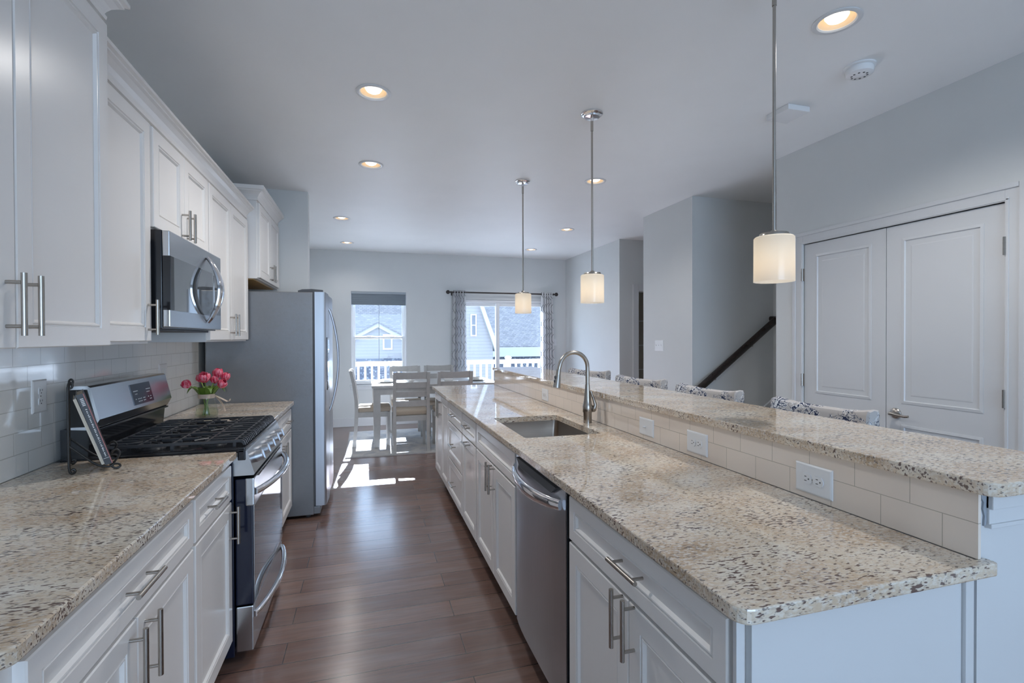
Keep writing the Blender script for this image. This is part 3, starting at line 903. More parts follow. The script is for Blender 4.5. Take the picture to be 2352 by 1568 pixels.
c = cabinet('wall_cabinet', 'narrow white wall cabinet between tallest cabinet and microwave, one door', UF, 1, UBK, 1.907, 2.368, 1.374, 2.283, G_LU)
d = front(c, 'door', UF, 1, 1.915, 2.352, 1.384, 2.266); add_pull(d, UF, 1, 2.316, 1.480, True, 0.14)
c = cabinet('wall_cabinet', 'short white wall cabinet directly above the microwave', UF, 1, UBK, 2.370, 3.138, 1.845, 2.283, G_LU)
d = front(c, 'door', UF, 1, 2.384, 2.746, 1.855, 2.266); add_pull(d, UF, 1, 2.712, 1.932, True, 0.14)
d = front(c, 'door', UF, 1, 2.752, 3.126, 1.855, 2.266); add_pull(d, UF, 1, 2.786, 1.932, True, 0.14)
c = cabinet('wall_cabinet', 'white two-door wall cabinet between microwave and refrigerator', UF, 1, UBK, 3.140, 4.105, 1.374, 2.283, G_LU)
d = front(c, 'door', UF, 1, 3.152, 3.610, 1.384, 2.266); add_pull(d, UF, 1, 3.574, 1.480, True, 0.14)
d = front(c, 'door', UF, 1, 3.616, 4.092, 1.384, 2.266); add_pull(d, UF, 1, 3.652, 1.480, True, 0.14)
mb = MB(); crown(mb, UF + 0.002, 1.908, 4.105, 2.2835, UBK, left=False)
tag(mb.build('crown_molding', 'cab', loc=(-1.0, 3.0, 2.2835)), 'long white crown moulding running across three wall cabinets', 'moulding')
FF = -0.778
c = cabinet('wall_cabinet', 'white wall cabinet set higher above the refrigerator', FF, 1, UBK, 4.118, 5.008, 1.842, 2.425, G_LU)
d = front(c, 'door', FF, 1, 4.128, 4.560, 1.850, 2.41); add_pull(d, FF, 1, 4.526, 1.93, True, 0.14)
d = front(c, 'door', FF, 1, 4.566, 5.000, 1.850, 2.41); add_pull(d, FF, 1, 4.600, 1.93, True, 0.14)
mb = MB(); crown(mb, FF + 0.002, 4.118, 5.008, 2.425, UBK, h=0.10, right=False); mb.build('crown_molding', 'cab', c)
mb = MB(); mb.box(UBK + 0.01, FF - 0.03, 4.14, 4.99, 1.836, 1.8415); mb.build('underside_panel', 'raw', c)

# island cabinets: faces look towards -x
IF, IBK = 0.672, 1.235
c = cabinet('island_cabinet', 'nearest white island cabinet, wide drawer over two doors', IF, -1, IBK, 0.772, 1.556, 0.105, 0.8835, G_IS, True)
d = front(c, 'drawer', IF, -1, 0.784, 1.546, 0.718, 0.862, 0.040); add_pull(d, IF, -1, 1.133, 0.800, False, 0.145)
d = front(c, 'door', IF, -1, 0.784, 1.150, 0.118, 0.708); add_pull(d, IF, -1, 1.122, 0.652, True, 0.155)
d = front(c, 'door', IF, -1, 1.154, 1.546, 0.118, 0.708); add_pull(d, IF, -1, 1.182, 0.652, True, 0.155)
c = cabinet('island_cabinet', 'white sink cabinet with false drawer front next to dishwasher', IF, -1, IBK, 2.172, 3.012, 0.105, 0.8835, G_IS, True, True)
front(c, 'drawer_front', IF, -1, 2.180, 3.002, 0.718, 0.862, 0.040)
d = front(c, 'door', IF, -1, 2.180, 2.580, 0.118, 0.708); add_pull(d, IF, -1, 2.548, 0.645, True, 0.155)
d = front(c, 'door', IF, -1, 2.584, 3.002, 0.118, 0.708); add_pull(d, IF, -1, 2.612, 0.645, True, 0.155)
c = cabinet('island_cabinet', 'narrow white island cabinet with two horizontal pulls', IF, -1, IBK, 3.014, 3.484, 0.105, 0.8835, G_IS, True)
d = front(c, 'drawer', IF, -1, 3.024, 3.474, 0.718, 0.862, 0.040); add_pull(d, IF, -1, 3.25, 0.800, False, 0.14)
d = front(c, 'door', IF, -1, 3.024, 3.474, 0.118, 0.708); add_pull(d, IF, -1, 3.25, 0.690, False, 0.14)
c = cabinet('island_cabinet', 'white island cabinet with a stack of three drawers', IF, -1, IBK, 3.486, 4.116, 0.105, 0.8835, G_IS, True)
for z0, z1, pz in ((0.718, 0.862, 0.795), (0.418, 0.708, 0.560), (0.118, 0.408, 0.262)):
    d = front(c, 'drawer', IF, -1, 3.496, 4.106, z0, z1, 0.045); add_pull(d, IF, -1, 3.80, pz, False, 0.15)
c = cabinet('island_cabinet', 'farthest white island cabinet with two full-height doors', IF, -1, IBK, 4.118, 4.905, 0.105, 0.8835, G_IS, True)
d = front(c, 'door', IF, -1, 4.128, 4.500, 0.118, 0.862); add_pull(d, IF, -1, 4.465, 0.755, True, 0.155)
d = front(c, 'door', IF, -1, 4.506, 4.895, 0.118, 0.862); add_pull(d, IF, -1, 4.540, 0.755, True, 0.155)
# end panel of the island
t = thing('island_end_panel', 'white flat panel closing the near end of the island', 'panel', (0.97, 0.76, 0))
mb = MB(); mb.box(0.684, 1.266, 0.756, 0.7715, 0.0, 0.8835); mb.build('panel', 'trim', t)
mb = MB(); mb.box(1.236, 1.262, 0.747, 0.7565, 0.0, 0.8835, 0.003); mb.build('edge_batten', 'trim', t)
mb = MB(); mb.box(0.655, 0.673, 0.762, 0.7715, 0.105, 0.8835, 0.001); mb.build('corner_stile', 'trim', t)

# ============================================================ COUNTERTOPS
def inset_poly(P, d):
    """move every edge of a counter-clockwise polygon inwards by d"""
    n = len(P); out = []
    for i in range(n):
        p0, p1, p2 = Vector(P[i - 1]), Vector(P[i]), Vector(P[(i + 1) % n])
        a, b = (p1 - p0).normalized(), (p2 - p1).normalized()
        na, nb = Vector((-a.y, a.x)), Vector((-b.y, b.x))
        m = na + nb
        m = m / max(0.3, m.length_squared / 2)
        out.append(tuple(p1 + m * d))
    return out
def slab(mb, poly, z0, z1, hole=None, e=0.004):
    def lp(i, z): return [(x, y, z) for x, y in inset_poly(poly, i)]
    L = [lp(e, z0), lp(e * 0.3, z0 + e * 0.3), lp(0, z0 + e), lp(0, z1 - e), lp(e * 0.3, z1 - e * 0.3), lp(e, z1)]
    if not hole:
        mb.loops(L)
        return
    mb.loops(L, False, False)
    hp = rrect(*hole, (0.02,) * 4)
    for i in (0, -1):
        mb.merge(sheet_with_holes([(p[0], p[1]) for p in L[i]], [hp], L[i][0][2]))
    mb.loops([[(x, y, z0) for x, y in hp], [(x, y, z1) for x, y in hp]], False, False)
mb = MB(); slab(mb, rrect(XL + 0.0085, -0.528, 0.945, 2.3535, (0.006, 0.03, 0.006, 0.006)), 0.884, 0.914)
tag(mb.build('countertop', 'granite', loc=(-0.85, 1.6, 0.884)), 'speckled beige granite counter at left in front of gas range', 'countertop')
mb = MB(); slab(mb, rrect(XL + 0.0085, -0.528, 3.148, 4.120, (0.006,) * 4), 0.884, 0.914)
tag(mb.build('countertop', 'granite', loc=(-0.85, 3.6, 0.884)), 'short speckled granite counter under the tulips beside refrigerator', 'countertop')
SINK = (0.727, 1.128, 2.255, 2.868)
pl = rrect(0.628, 1.2866, 0.718, 0.7455, (0.03, 0.006, 0.004, 0.03))
pl = [p for p in rrect(0.628, 1.2582, 0.718, 4.947, (0.03, 0.006, 0.006, 0.006))]
k0 = next(i for i, p in enumerate(pl) if p[0] > 1.2)
while pl[k0][1] < 1.0: pl.pop(k0)
pl[k0:k0] = [(1.2806, 0.718), (1.2848, 0.7198), (1.2866, 0.724), (1.2866, 0.738), (1.2845, 0.7440), (1.2805, 0.7452), (1.2582, 0.7452)]
mb = MB(); slab(mb, pl, 0.884, 0.914, SINK)
ict = tag(mb.build('countertop', 'granite', loc=(0.95, 2.8, 0.884)), 'long speckled granite island counter with cut-out for the sink', 'countertop')
mb = MB(); slab(mb, rrect(1.243, 1.672, 0.700, 4.950, (0.03, 0.03, 0.012, 0.012)), 1.0580, 1.0885)
tag(mb.build('raised_countertop', 'granite', loc=(1.45, 2.8, 1.058)), 'raised speckled granite bar top running the length of island', 'bar top')

# ============================================================ SINK AND FAUCET
t = thing('sink', 'rectangular undermount stainless steel sink set in island counter', 'sink', (0.927, 2.56, 0.69))
mb = MB()
def sl(i, z, r): return [(x, y, z) for x, y in rrect(SINK[0] - i, SINK[1] + i, SINK[2] - i, SINK[3] + i, (r,) * 4)]
mb.loops([sl(0.02, 0.882, 0.03), sl(0.02, 0.8835, 0.03), sl(0.001, 0.8835, 0.022), sl(-0.004, 0.74, 0.03), sl(-0.02, 0.715, 0.045), sl(-0.06, 0.710, 0.06), sl(-0.15, 0.706, 0.02)], False, True)
mb.build('basin', 'sink', t, smooth=True)
mb = MB(); mb.lathe([(0.045, 0.0), (0.045, 0.003), (0.036, 0.004), (0.030, 0.001), (0.005, 0.0005)], (0.927, 2.56, 0.7065), 20); mb.build('drain', 'chrome', t, smooth=True)

fx, fy = 1.195, 2.562
t = thing('faucet', 'brushed nickel gooseneck pull-down faucet behind the sink', 'faucet', (fx, fy, 0.914))
mb = MB(); mb.lathe([(0.024, 0.0), (0.024, 0.055), (0.0275, 0.062), (0.0275, 0.095), (0.024, 0.105), (0.021, 0.125), (0.015, 0.18), (0.0125, 0.215)], (fx, fy, 0.9142), 24)
mb.build('faucet_body', 'nickel', t, smooth=True)
mb = MB()
pts = [(fx, fy, 1.125)]
top, R = 1.222, 0.088
pts += [(fx, fy, 1.16), (fx, fy, 1.19)]
for i in range(15):
    a = PI * i / 14 * 0.94
    pts.append((fx - R + R * math.cos(a), fy - 0.02 * (i / 14), top + R * math.sin(a)))
pts.append((pts[-1][0] - 0.006, pts[-1][1], pts[-1][2] - 0.02))
mb.tube(pts, 0.0115, 12); mb.build('gooseneck', 'nickel', t, smooth=True)
tip = Vector(pts[-1])
dn = Vector((-0.14, -0.02, -0.99)).normalized()
mb = MB(); mb.cyl(tip, tip + dn * 0.03, 0.0125, 0.014, 16); mb.cyl(tip + dn * 0.03, tip + dn * 0.10, 0.014, 0.021, 16); sh_ = mb.build('spray_head', 'nickel', t, smooth=True)
mb = MB()
for k in (0.045, 0.066): mb.ball(tip + dn * k + Vector((-0.017, -0.004, 0.002)), 0.0075, 0.7, 1, 1.3)
mb.build('spray_button', 'rubber', sh_, smooth=True)
mb = MB()
hb = Vector((fx + 0.022, fy - 0.012, 0.995))
mb.lathe([(0.019, 0.0), (0.019, 0.018), (0.015, 0.024)], (fx + 0.02, fy - 0.006, 0.992), 16, axis='x')
mb.tube([hb + Vector((0.012, -0.004, 0.0)), hb + Vector((0.018, -0.006, 0.02)), hb + Vector((0.006, -0.006, 0.055)), hb + Vector((-0.006, -0.006, 0.085)), hb + Vector((-0.010, -0.006, 0.098))], [0.011, 0.0095, 0.0072, 0.006, 0.0045], 10)
mb.build('handle', 'nickel', t, smooth=True)
# ============================================================ GAS RANGE
R0, R1 = 2.366, 3.136
t = thing('gas_range', 'freestanding stainless gas range with black cooktop and grates', 'range', (-0.82, 2.75, 0))
mb = MB(); mb.box(-1.150, -0.545, R0, R1, 0.03, 0.905, 0.003); mb.build('body', 'navy', t)
mb = MB(); mb.box(-1.10, -0.60, R0 + 0.03, R1 - 0.03, 0.0, 0.031); mb.build('base', 'black', t)
mb = MB(); mb.box(-1.150, -0.500, R0 - 0.004, R1 + 0.004, 0.9055, 0.918, 0.004)
mb.box(-1.06, -0.500, R0 - 0.004, R0 + 0.018, 0.9145, 0.928, 0.004); mb.box(-1.06, -0.500, R1 - 0.018, R1 + 0.004, 0.9145, 0.928, 0.004)
mb.box(-0.528, -0.496, R0 - 0.004, R1 + 0.004, 0.872, 0.927, 0.006)
mb.build('cooktop', 'black', t)
# sloped control panel
def prof_y(mb, poly, y0, y1): mb.prism(poly, 'y', y0, y1)
mb = MB(); prof_y(mb, [(-0.545, 0.905), (-0.497, 0.912), (-0.490, 0.908), (-0.462, 0.812), (-0.466, 0.806), (-0.545, 0.806)], R0 + 0.001, R1 - 0.001)
cp = mb.build('control_panel', 'steel', t)
nd = Vector((0.960, 0, 0.280)).normalized()
for i in range(5):
    ky = R0 + 0.115 + i * 0.135
    c0 = Vector((-0.4775, ky, 0.862))
    k = MB()
    k.cyl(c0 - nd * 0.002, c0 + nd * 0.006, 0.026, seg=20)
    k.cyl(c0 + nd * 0.006, c0 + nd * 0.030, 0.0250, 0.0225, seg=20)
    k.cyl(c0 + nd * 0.030, c0 + nd * 0.033, 0.0225, 0.0190, seg=20)
    up = Vector((-nd.z, 0, nd.x))
    p = c0 + nd * 0.033
    bm2 = bmesh.new(); bmesh.ops.create_cube(bm2, size=1.0)
    M4 = Matrix(((nd.x * 0.008, 0, up.x * 0.040, p.x), (nd.y, 0.008, up.y, p.y), (nd.z * 0.008, 0, up.z * 0.040, p.z), (0, 0, 0, 1)))
    k.merge(bm2, M4)
    k.build('knob', 'steelv', t, smooth=True)
# oven door
mb = MB(); mb.box(-0.540, -0.470, R0 + 0.006, R1 - 0.006, 0.246, 0.790, 0.006); dv = mb.build('oven_door', 'navy', t)
mb = MB(); mb.box(-0.500, -0.466, R0 + 0.005, R1 - 0.005, 0.672, 0.792, 0.005); mb.build('door_band', 'steel', dv)
mb = MB(); mb.box(-0.472, -0.467, R0 + 0.012, R1 - 0.012, 0.252, 0.671, 0.002); mb.build('door_window', 'mirror', dv)
mb = MB()
for i in range(6): mb.box(-0.474, -0.4625, R0 + 0.09 + i * 0.1, R0 + 0.17 + i * 0.1, 0.781, 0.785)
mb.build('vent_slot', 'slot', dv)
def bow(mb, x0, z0, y0, y1, bulge, drop, r):
    pts, n = [], 18
    for i in range(n + 1):
        s = i / n
        b = math.sin(PI * s)
        pts.append((x0 + bulge * b ** 0.75, y0 + (y1 - y0) * s, z0 - drop * b))
    mb.tube(pts, r, 10)
mb = MB(); bow(mb, -0.464, 0.730, R0 + 0.018, R1 - 0.018, 0.062, 0.0, 0.0145)
mb.build('handle', 'chrome', dv, smooth=True)
# drawer below
mb = MB(); mb.box(-0.540, -0.472, R0 + 0.006, R1 - 0.006, 0.045, 0.240, 0.005); dw = mb.build('storage_drawer', 'steel', t)
mb = MB(); bow(mb, -0.470, 0.196, R0 + 0.018, R1 - 0.018, 0.050, 0.0, 0.013)
mb.build('handle', 'chrome', dw, smooth=True)
# backguard
mb = MB(); prof_y(mb, [(-1.150, 0.906), (-1.062, 0.918), (-1.052, 1.020), (-1.066, 1.036), (-1.150, 1.036)], R0 + 0.002, R1 - 0.002); mb.build('backguard_base', 'black', t)
cs = [(-1.125, 1.036), (-1.046, 1.030), (-1.040, 1.034), (-1.020, 1.072), (-1.050, 1.200), (-1.060, 1.207), (-1.125, 1.207)]
mb = MB(); prof_y(mb, cs, R0 + 0.001, R1 - 0.001); bgd = mb.build('backguard', 'steel', t)
mb = MB(); prof_y(mb, [(-1.119, 1.045), (-1.048, 1.045), (-1.034, 1.074), (-1.062, 1.193), (-1.119, 1.193)], R0 - 0.003, R0 + 0.002); mb.build('side_vent', 'slot', bgd)
mb = MB(); mb.box(-1.072, -1.035, R0 + 0.004, R1 - 0.004, 1.022, 1.031, 0.001); mb.build('lower_lip', 'black', bgd)
fu = Vector((-0.030, 0, 0.128)).normalized(); fn = Vector((fu.z, 0, -fu.x))
def on_face(y, s, off): return Vector((-1.020, y, 1.072)) + fu * s + fn * off
def face_box(mb, y0, y1, s0, s1, h0, h1):
    L = [[on_face(y0, s0, h), on_face(y1, s0, h), on_face(y1, s1, h), on_face(y0, s1, h)] for h in (h0, h1)]
    mb.loops(L)
mb = MB(); face_box(mb, 2.69, 2.905, 0.014, 0.112, -0.001, 0.0025); dsp = mb.build('control_display', plain('display_glass', (0.035, 0.045, 0.07), 0.12), bgd)
for r_, (s, cols) in enumerate(((0.078, (0.1, 0.16, 0.22, 0.28, 0.74, 0.80, 0.86, 0.92)), (0.064, (0.16, 0.22, 0.74, 0.80, 0.86)), (0.040, (0.12, 0.24, 0.31, 0.38, 0.5, 0.56, 0.76, 0.88)), (0.028, (0.24, 0.31, 0.38, 0.5, 0.56, 0.82, 0.88)))):
    mb = MB()
    for q in cols:
        y = 2.69 + 0.215 * q
        face_box(mb, y - 0.0045, y + 0.0045, s - 0.002, s + 0.002, 0.002, 0.0032)
    mb.build('display_lettering', 'ink', dsp)
# burners and grates
for bx, by in ((-0.90, 2.53), (-0.66, 2.53), (-0.78, 2.751), (-0.90, 2.972), (-0.66, 2.972)):
    mb = MB(); mb.lathe([(0.055, 0.0), (0.052, 0.006), (0.040, 0.008), (0.040, 0.016), (0.034, 0.020), (0.005, 0.021)], (bx, by, 0.9175), 20); mb.build('burner', 'iron', t, smooth=True)
def grate(y0, y1):
    mb = MB()
    xa, xb, zt, h, w = -1.030, -0.516, 0.956, 0.012, 0.009
    n = 5
    for i in range(n):
        y = y0 + 0.008 + (y1 - y0 - 0.016) * i / (n - 1)
        # bar with a front end curling down to the cooktop
        if i in (0, n - 1):
            mb.box(xa, xb + 0.0, y - w / 2, y + w / 2, zt - h, zt, 0.002)
        else:
            mb.box(xa, -0.875, y - w / 2, y + w / 2, zt - h, zt, 0.002)
            mb.box(-0.855 if i == 2 else -0.80, -0.715 if i == 2 else -0.76, y - w / 2, y + w / 2, zt - h, zt, 0.002)
            mb.box(-0.675, xb, y - w / 2, y + w / 2, zt - h, zt, 0.002)
        mb.prism([(xb - 0.006, zt - h), (xb - 0.002, zt), (xb + 0.008, zt - 0.006), (xb + 0.014, zt - 0.024), (xb + 0.005, zt - 0.024), (xb, zt - 0.014)], 'y', y - w / 2, y + w / 2)
        if i < n - 1:
            ym = y + (y1 - y0 - 0.016) / (n - 1) / 2
            mb.prism([(xb - 0.03, zt - h), (xb - 0.004, zt - 0.001), (xb + 0.008, zt - 0.006), (xb + 0.014, zt - 0.024), (xb + 0.005, zt - 0.024), (xb, zt - 0.014)], 'y', ym - w / 2, ym + w / 2)
    for x in (xa + 0.004, -0.905, -0.78, -0.655, xb - 0.030):
        mb.box(x - w / 2, x + w / 2, y0 + 0.004, y1 - 0.004, zt - h * 1.1, zt - 0.001, 0.002)
    for cx in (-0.905, -0.655):
        ym = (y0 + y1) / 2
        for a in (PI / 4, 3 * PI / 4, 5 * PI / 4, 7 * PI / 4):
            p0 = Vector((cx + 0.022 * math.cos(a), ym + 0.022 * math.sin(a), zt - 0.006))
            p1 = Vector((cx + 0.085 * math.cos(a), ym + 0.085 * math.sin(a), zt - 0.006))
            mb.tube([p0, p1], 0.0055, 6)
    for x in (xa + 0.01, -0.78, xb - 0.03):
        for y in (y0 + 0.008, y1 - 0.008): mb.box(x - 0.006, x + 0.006, y - 0.005, y + 0.005, 0.9178, zt - h + 0.001)
    return mb.build('grate', 'iron', t)
gw = (R1 - R0 - 0.05) / 3
for i in range(3): grate(R0 + 0.025 + gw * i + 0.001, R0 + 0.025 + gw * (i + 1) - 0.001)

# ============================================================ MICROWAVE
M0, M1, MZ0, MZ1, MX = 2.374, 3.132, 1.436, 1.843, -0.775
t = thing('microwave', 'stainless over-the-range microwave with curved handle', 'microwave', (-0.97, 2.75, MZ0))
mb = MB(); mb.box(XL + 0.001, MX - 0.028, M0, M1, MZ0, MZ1, 0.003); mb.build('body', 'black', t)
mb = MB(); mb.box(MX - 0.027, MX, M0 + 0.001, M1 - 0.001, MZ0 + 0.006, MZ1 - 0.002, 0.004); dm = mb.build('door', 'steel', t)
mb = MB(); mb.box(MX - 0.025, MX + 0.0025, M0 + 0.0005, 2.965, 1.512, 1.738, 0.001); mb.build('door_window', 'mirror', dm)
mb = MB()
pts = []
for i in range(21):
    s = i / 20
    pts.append((MX + 0.004 + 0.060 * math.sin(PI * s) ** 0.85, 2.872, 1.476 + 0.330 * s))
mb.tube(pts, [(0.009 + 0.006 * math.sin(PI * i / 20), 0.011 + 0.024 * math.sin(PI * i / 20)) for i in range(21)], 10, ref=(1, 0, 0)); mb.build('handle', 'chrome', dm, smooth=True)
mb = MB(); mb.box(-1.12, MX - 0.05, M0 + 0.05, M1 - 0.05, MZ0 - 0.010, MZ0, 0.002); mb.build('grease_filter', 'rubber', t)
mb = MB(); mb.box(MX - 0.026, MX + 0.0035, M0 + 0.0002, M0 + 0.040, 1.513, 1.737, 0.001); mb.build('window_border', 'black', dm)
mb = MB(); mb.box(MX - 0.004, MX + 0.0015, 3.0, 3.118, 1.52, 1.73, 0.002); mb.build('control_strip', 'mirror', t)

# ============================================================ REFRIGERATOR
F0, F1 = 4.130, 5.006
t = thing('refrigerator', 'tall stainless side-by-side refrigerator with grey textured side', 'refrigerator', (-0.75, 4.57, 0))
mb = MB(); mb.box(-1.13, -0.392, F0, F1, 0.022, 1.748, 0.006); mb.build('case', 'fside', t)
mb = MB()
for x in (-1.08, -0.44):
    for y in (F0 + 0.06, F1 - 0.06): mb.cyl((x, y, 0), (x, y, 0.024), 0.02)
mb.build('foot', 'rubber', t)
def fdoor(y0, y1):
    mb = MB()
    poly = [(-0.378, y0), (-0.316, y0), (-0.306, y0 + 0.003), (-0.300, y0 + 0.010), (-0.292, (y0 + y1) / 2), (-0.300, y1 - 0.010), (-0.306, y1 - 0.003), (-0.316, y1), (-0.378, y1)]
    mb.prism(poly, 'z', 0.09, 1.752)
    return mb.build('door', 'steelv', t)
f1 = fdoor(F0 + 0.002, 4.515); f2 = fdoor(4.521, F1 - 0.002)
mb = MB(); mb.box(-0.392, -0.378, F0 + 0.006, F1 - 0.006, 0.09, 1.75); mb.build('door_gasket', 'rubber', t)
mb = MB(); mb.box(-0.45, -0.345, F0 + 0.01, F1 - 0.01, 0.024, 0.084, 0.006); mb.build('base_grille', 'fside', t)
for d_, hy in ((f1, 4.478), (f2, 4.558)):
    mb = MB(); pts = [(-0.296 + 0.072 * math.sin(PI * i / 20) ** 0.8, hy, 0.78 + 0.86 * i / 20) for i in range(21)]
    mb.tube(pts, [(0.009, 0.012)] * 21, 10, ref=(1, 0, 0)); mb.build('handle', 'steelv', d_, smooth=True)
mb = MB(); mb.box(-0.31, -0.2915, 4.205, 4.405, 0.98, 1.40, 0.004); dp = mb.build('water_dispenser', 'black', f1)
mb = MB(); mb.box(-0.2925, -0.2895, 4.225, 4.385, 1.28, 1.38, 0.002); mb.build('dispenser_panel', 'mirror', dp)
for y in (F0 + 0.03, F1 - 0.08):
    mb = MB(); mb.prism([(-0.50, 1.748), (-0.32, 1.748), (-0.32, 1.770), (-0.40, 1.776), (-0.47, 1.772), (-0.50, 1.762)], 'y', y, y + 0.05); mb.build('hinge_cover', 'rubber', t)

# ============================================================ DISHWASHER
D0, D1 = 1.566, 2.166
t = thing('dishwasher', 'stainless dishwasher built into the island with towel-bar handle', 'dishwasher', (0.92, 1.866, 0))
mb = MB(); mb.box(0.672, 1.235, D0, D1, 0.10, 0.880, 0.002); mb.build('tub', 'black', t)
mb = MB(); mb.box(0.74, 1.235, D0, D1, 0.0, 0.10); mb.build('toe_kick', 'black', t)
mb = MB()
def dw_sec(z, b):  # plan section of the door: bowed face
    out = [(0.671, D0 + 0.004, z), (0.671, D1 - 0.004, z)]
    for i in range(13):
        s = i / 12
        out.append((0.655 - b * (1 - (2 * s - 1) ** 4), D1 - 0.004 - (D1 - D0 - 0.008) * s, z))
    return out
mb.loops([dw_sec(0.115, 0.012), dw_sec(0.30, 0.020), dw_sec(0.72, 0.022), dw_sec(0.79, 0.018), dw_sec(0.868, 0.004), dw_sec(0.876, 0.0)])
dd = mb.build('door', 'steelv', t, smooth=True)
mb = MB()
pts, rr = [], []
for i in range(17):
    s = i / 16
    b = math.sin(PI * s)
    pts.append((0.640 - 0.046 * b ** 0.7, D1 - 0.03 - (D1 - D0 - 0.06) * s, 0.815 - 0.012 * b)); rr.append((0.010 + 0.003 * b, 0.018 + 0.007 * b))
mb.tube(pts, rr, 12, ref=(1, 0, 0)); mb.build('handle', 'chrome', dd, smooth=True)
mb = MB(); mb.prism([(D0 + 0.06, 0.866), (D0 + 0.11, 0.835), (D1 - 0.11, 0.835), (D1 - 0.06, 0.866)], 'x', 0.6365, 0.66); mb.build('handle_pocket', 'rubber', dd)
mb = MB(); mb.box(0.650, 0.672, D0 - 0.006, D0 + 0.003, 0.105, 0.878, 0.001); mb.build('edge_seal', 'black', t)

# ============================================================ PLATES ON WALLS
def duplex(nm, label, group, O, U, V, N, w=0.075, h=0.118, blank=False, kind='duplex'):
    """cover plate centred at O: V is its long axis"""
    O, U, V, N = Vector(O), Vector(U), Vector(V), Vector(N)
    t = thing(nm, label, 'outlet' if kind == 'duplex' else 'switch', O, group)
    mb = MB(); mb.relief(O - U * w / 2 - V * h / 2, U, V, N, w, h, [(0, 0), (0, 0.003), (0.004, 0.0055), (0.007, 0.006)]); mb.build('cover_plate', 'plate', t)
    def patch(mb, u, v, du, dv, h0, h1):
        mb.loops([[O + U * (u + a * du) + V * (v + b * dv) + N * hh for a, b in ((-1, -1), (1, -1), (1, 1), (-1, 1))] for hh in (h0, h1)])
    def disc(mb, u, v, r, h0, h1):
        mb.loops([[O + U * (u + max(-0.82 * r, min(0.82 * r, r * math.cos(2 * PI * i / 20)))) + V * (v + r * math.sin(2 * PI * i / 20)) + N * hh for i in range(20)] for hh in (h0, h1)])
    if kind == 'duplex':
        for s in (-1, 1):
            mb = MB(); disc(mb, 0, s * 0.0195, 0.0172, 0.005, 0.0085); rc = mb.build('receptacle', 'plate', t)
            mb = MB()
            patch(mb, -0.0062, s * 0.0195 + 0.003, 0.0010, 0.0040, 0.008, 0.0088); patch(mb, 0.0062, s * 0.0195 + 0.003, 0.0010, 0.0034, 0.008, 0.0088)
            patch(mb, 0, s * 0.0195 - 0.0075, 0.0020, 0.0020, 0.008, 0.0088)
            mb.build('slot', 'slot', rc)
        mb = MB(); disc(mb, 0, 0, 0.003, 0.005, 0.0068); mb.build('screw', 'nickel', t)
    else:
        n = {'toggle1': 1, 'toggle3': 3, 'rocker': 1, 'rocker2': 2}[kind]
        for i in range(n):
            u = (i - (n - 1) / 2) * 0.046
            mb = MB()
            if kind.startswith('toggle'):
                patch(mb, u, 0, 0.005, 0.012, 0.0055, 0.0066); mb.tube([O + U * u + N * 0.006, O + U * u + V * 0.008 + N * 0.016], 0.0035, 8)
            else:
                patch(mb, u, 0, 0.0165, 0.033, 0.0055, 0.0085)
            mb.build('toggle' if kind.startswith('toggle') else 'rocker', 'plate', t)
    return t
TX = XL + 0.008
duplex('outlet_plate', 'white duplex outlet on the left tile wall beside the cookbook stand', 'outlets on tile', (TX, 2.271, 1.182), (0, 1, 0), (0, 0, 1), (1, 0, 0), 0.086, 0.122)
duplex('switch_plate', 'white two-gang switch plate on tile above the right end of the range', 'wall switches', (TX, 3.45, 1.182), (0, 1, 0), (0, 0, 1), (1, 0, 0), 0.118, 0.122, kind='rocker2')
IX = 1.2586
for (y, lab) in ((1.146, 'white outlet on the island tile, nearest the camera'), (1.681, 'white outlet on the island tile, second from near end'), (3.42, 'white outlet on the island tile beyond the faucet')):
    duplex('outlet_plate', lab, 'outlets on tile', (IX, y, 0.974), (0, 0, 1), (0, 1, 0), (-1, 0, 0), 0.086, 0.124)
duplex('switch_plate', 'white single switch on the island tile nearer than the faucet', 'wall switches', (IX, 2.051, 0.974), (0, 0, 1), (0, 1, 0), (-1, 0, 0), 0.080, 0.120, kind='toggle1')
duplex('switch_plate', 'white three-gang switch on the wall left of the staircase', 'wall switches', (XR, 4.725, 1.30), (0, 1, 0), (0, 0, 1), (-1, 0, 0), 0.162, 0.118, kind='toggle3')
duplex('switch_plate', 'white switch plate on the far wall right of the curtains', 'wall switches', (3.195, YF, 1.305), (1, 0, 0), (0, 0, 1), (0, -1, 0), 0.078, 0.120, kind='toggle1')

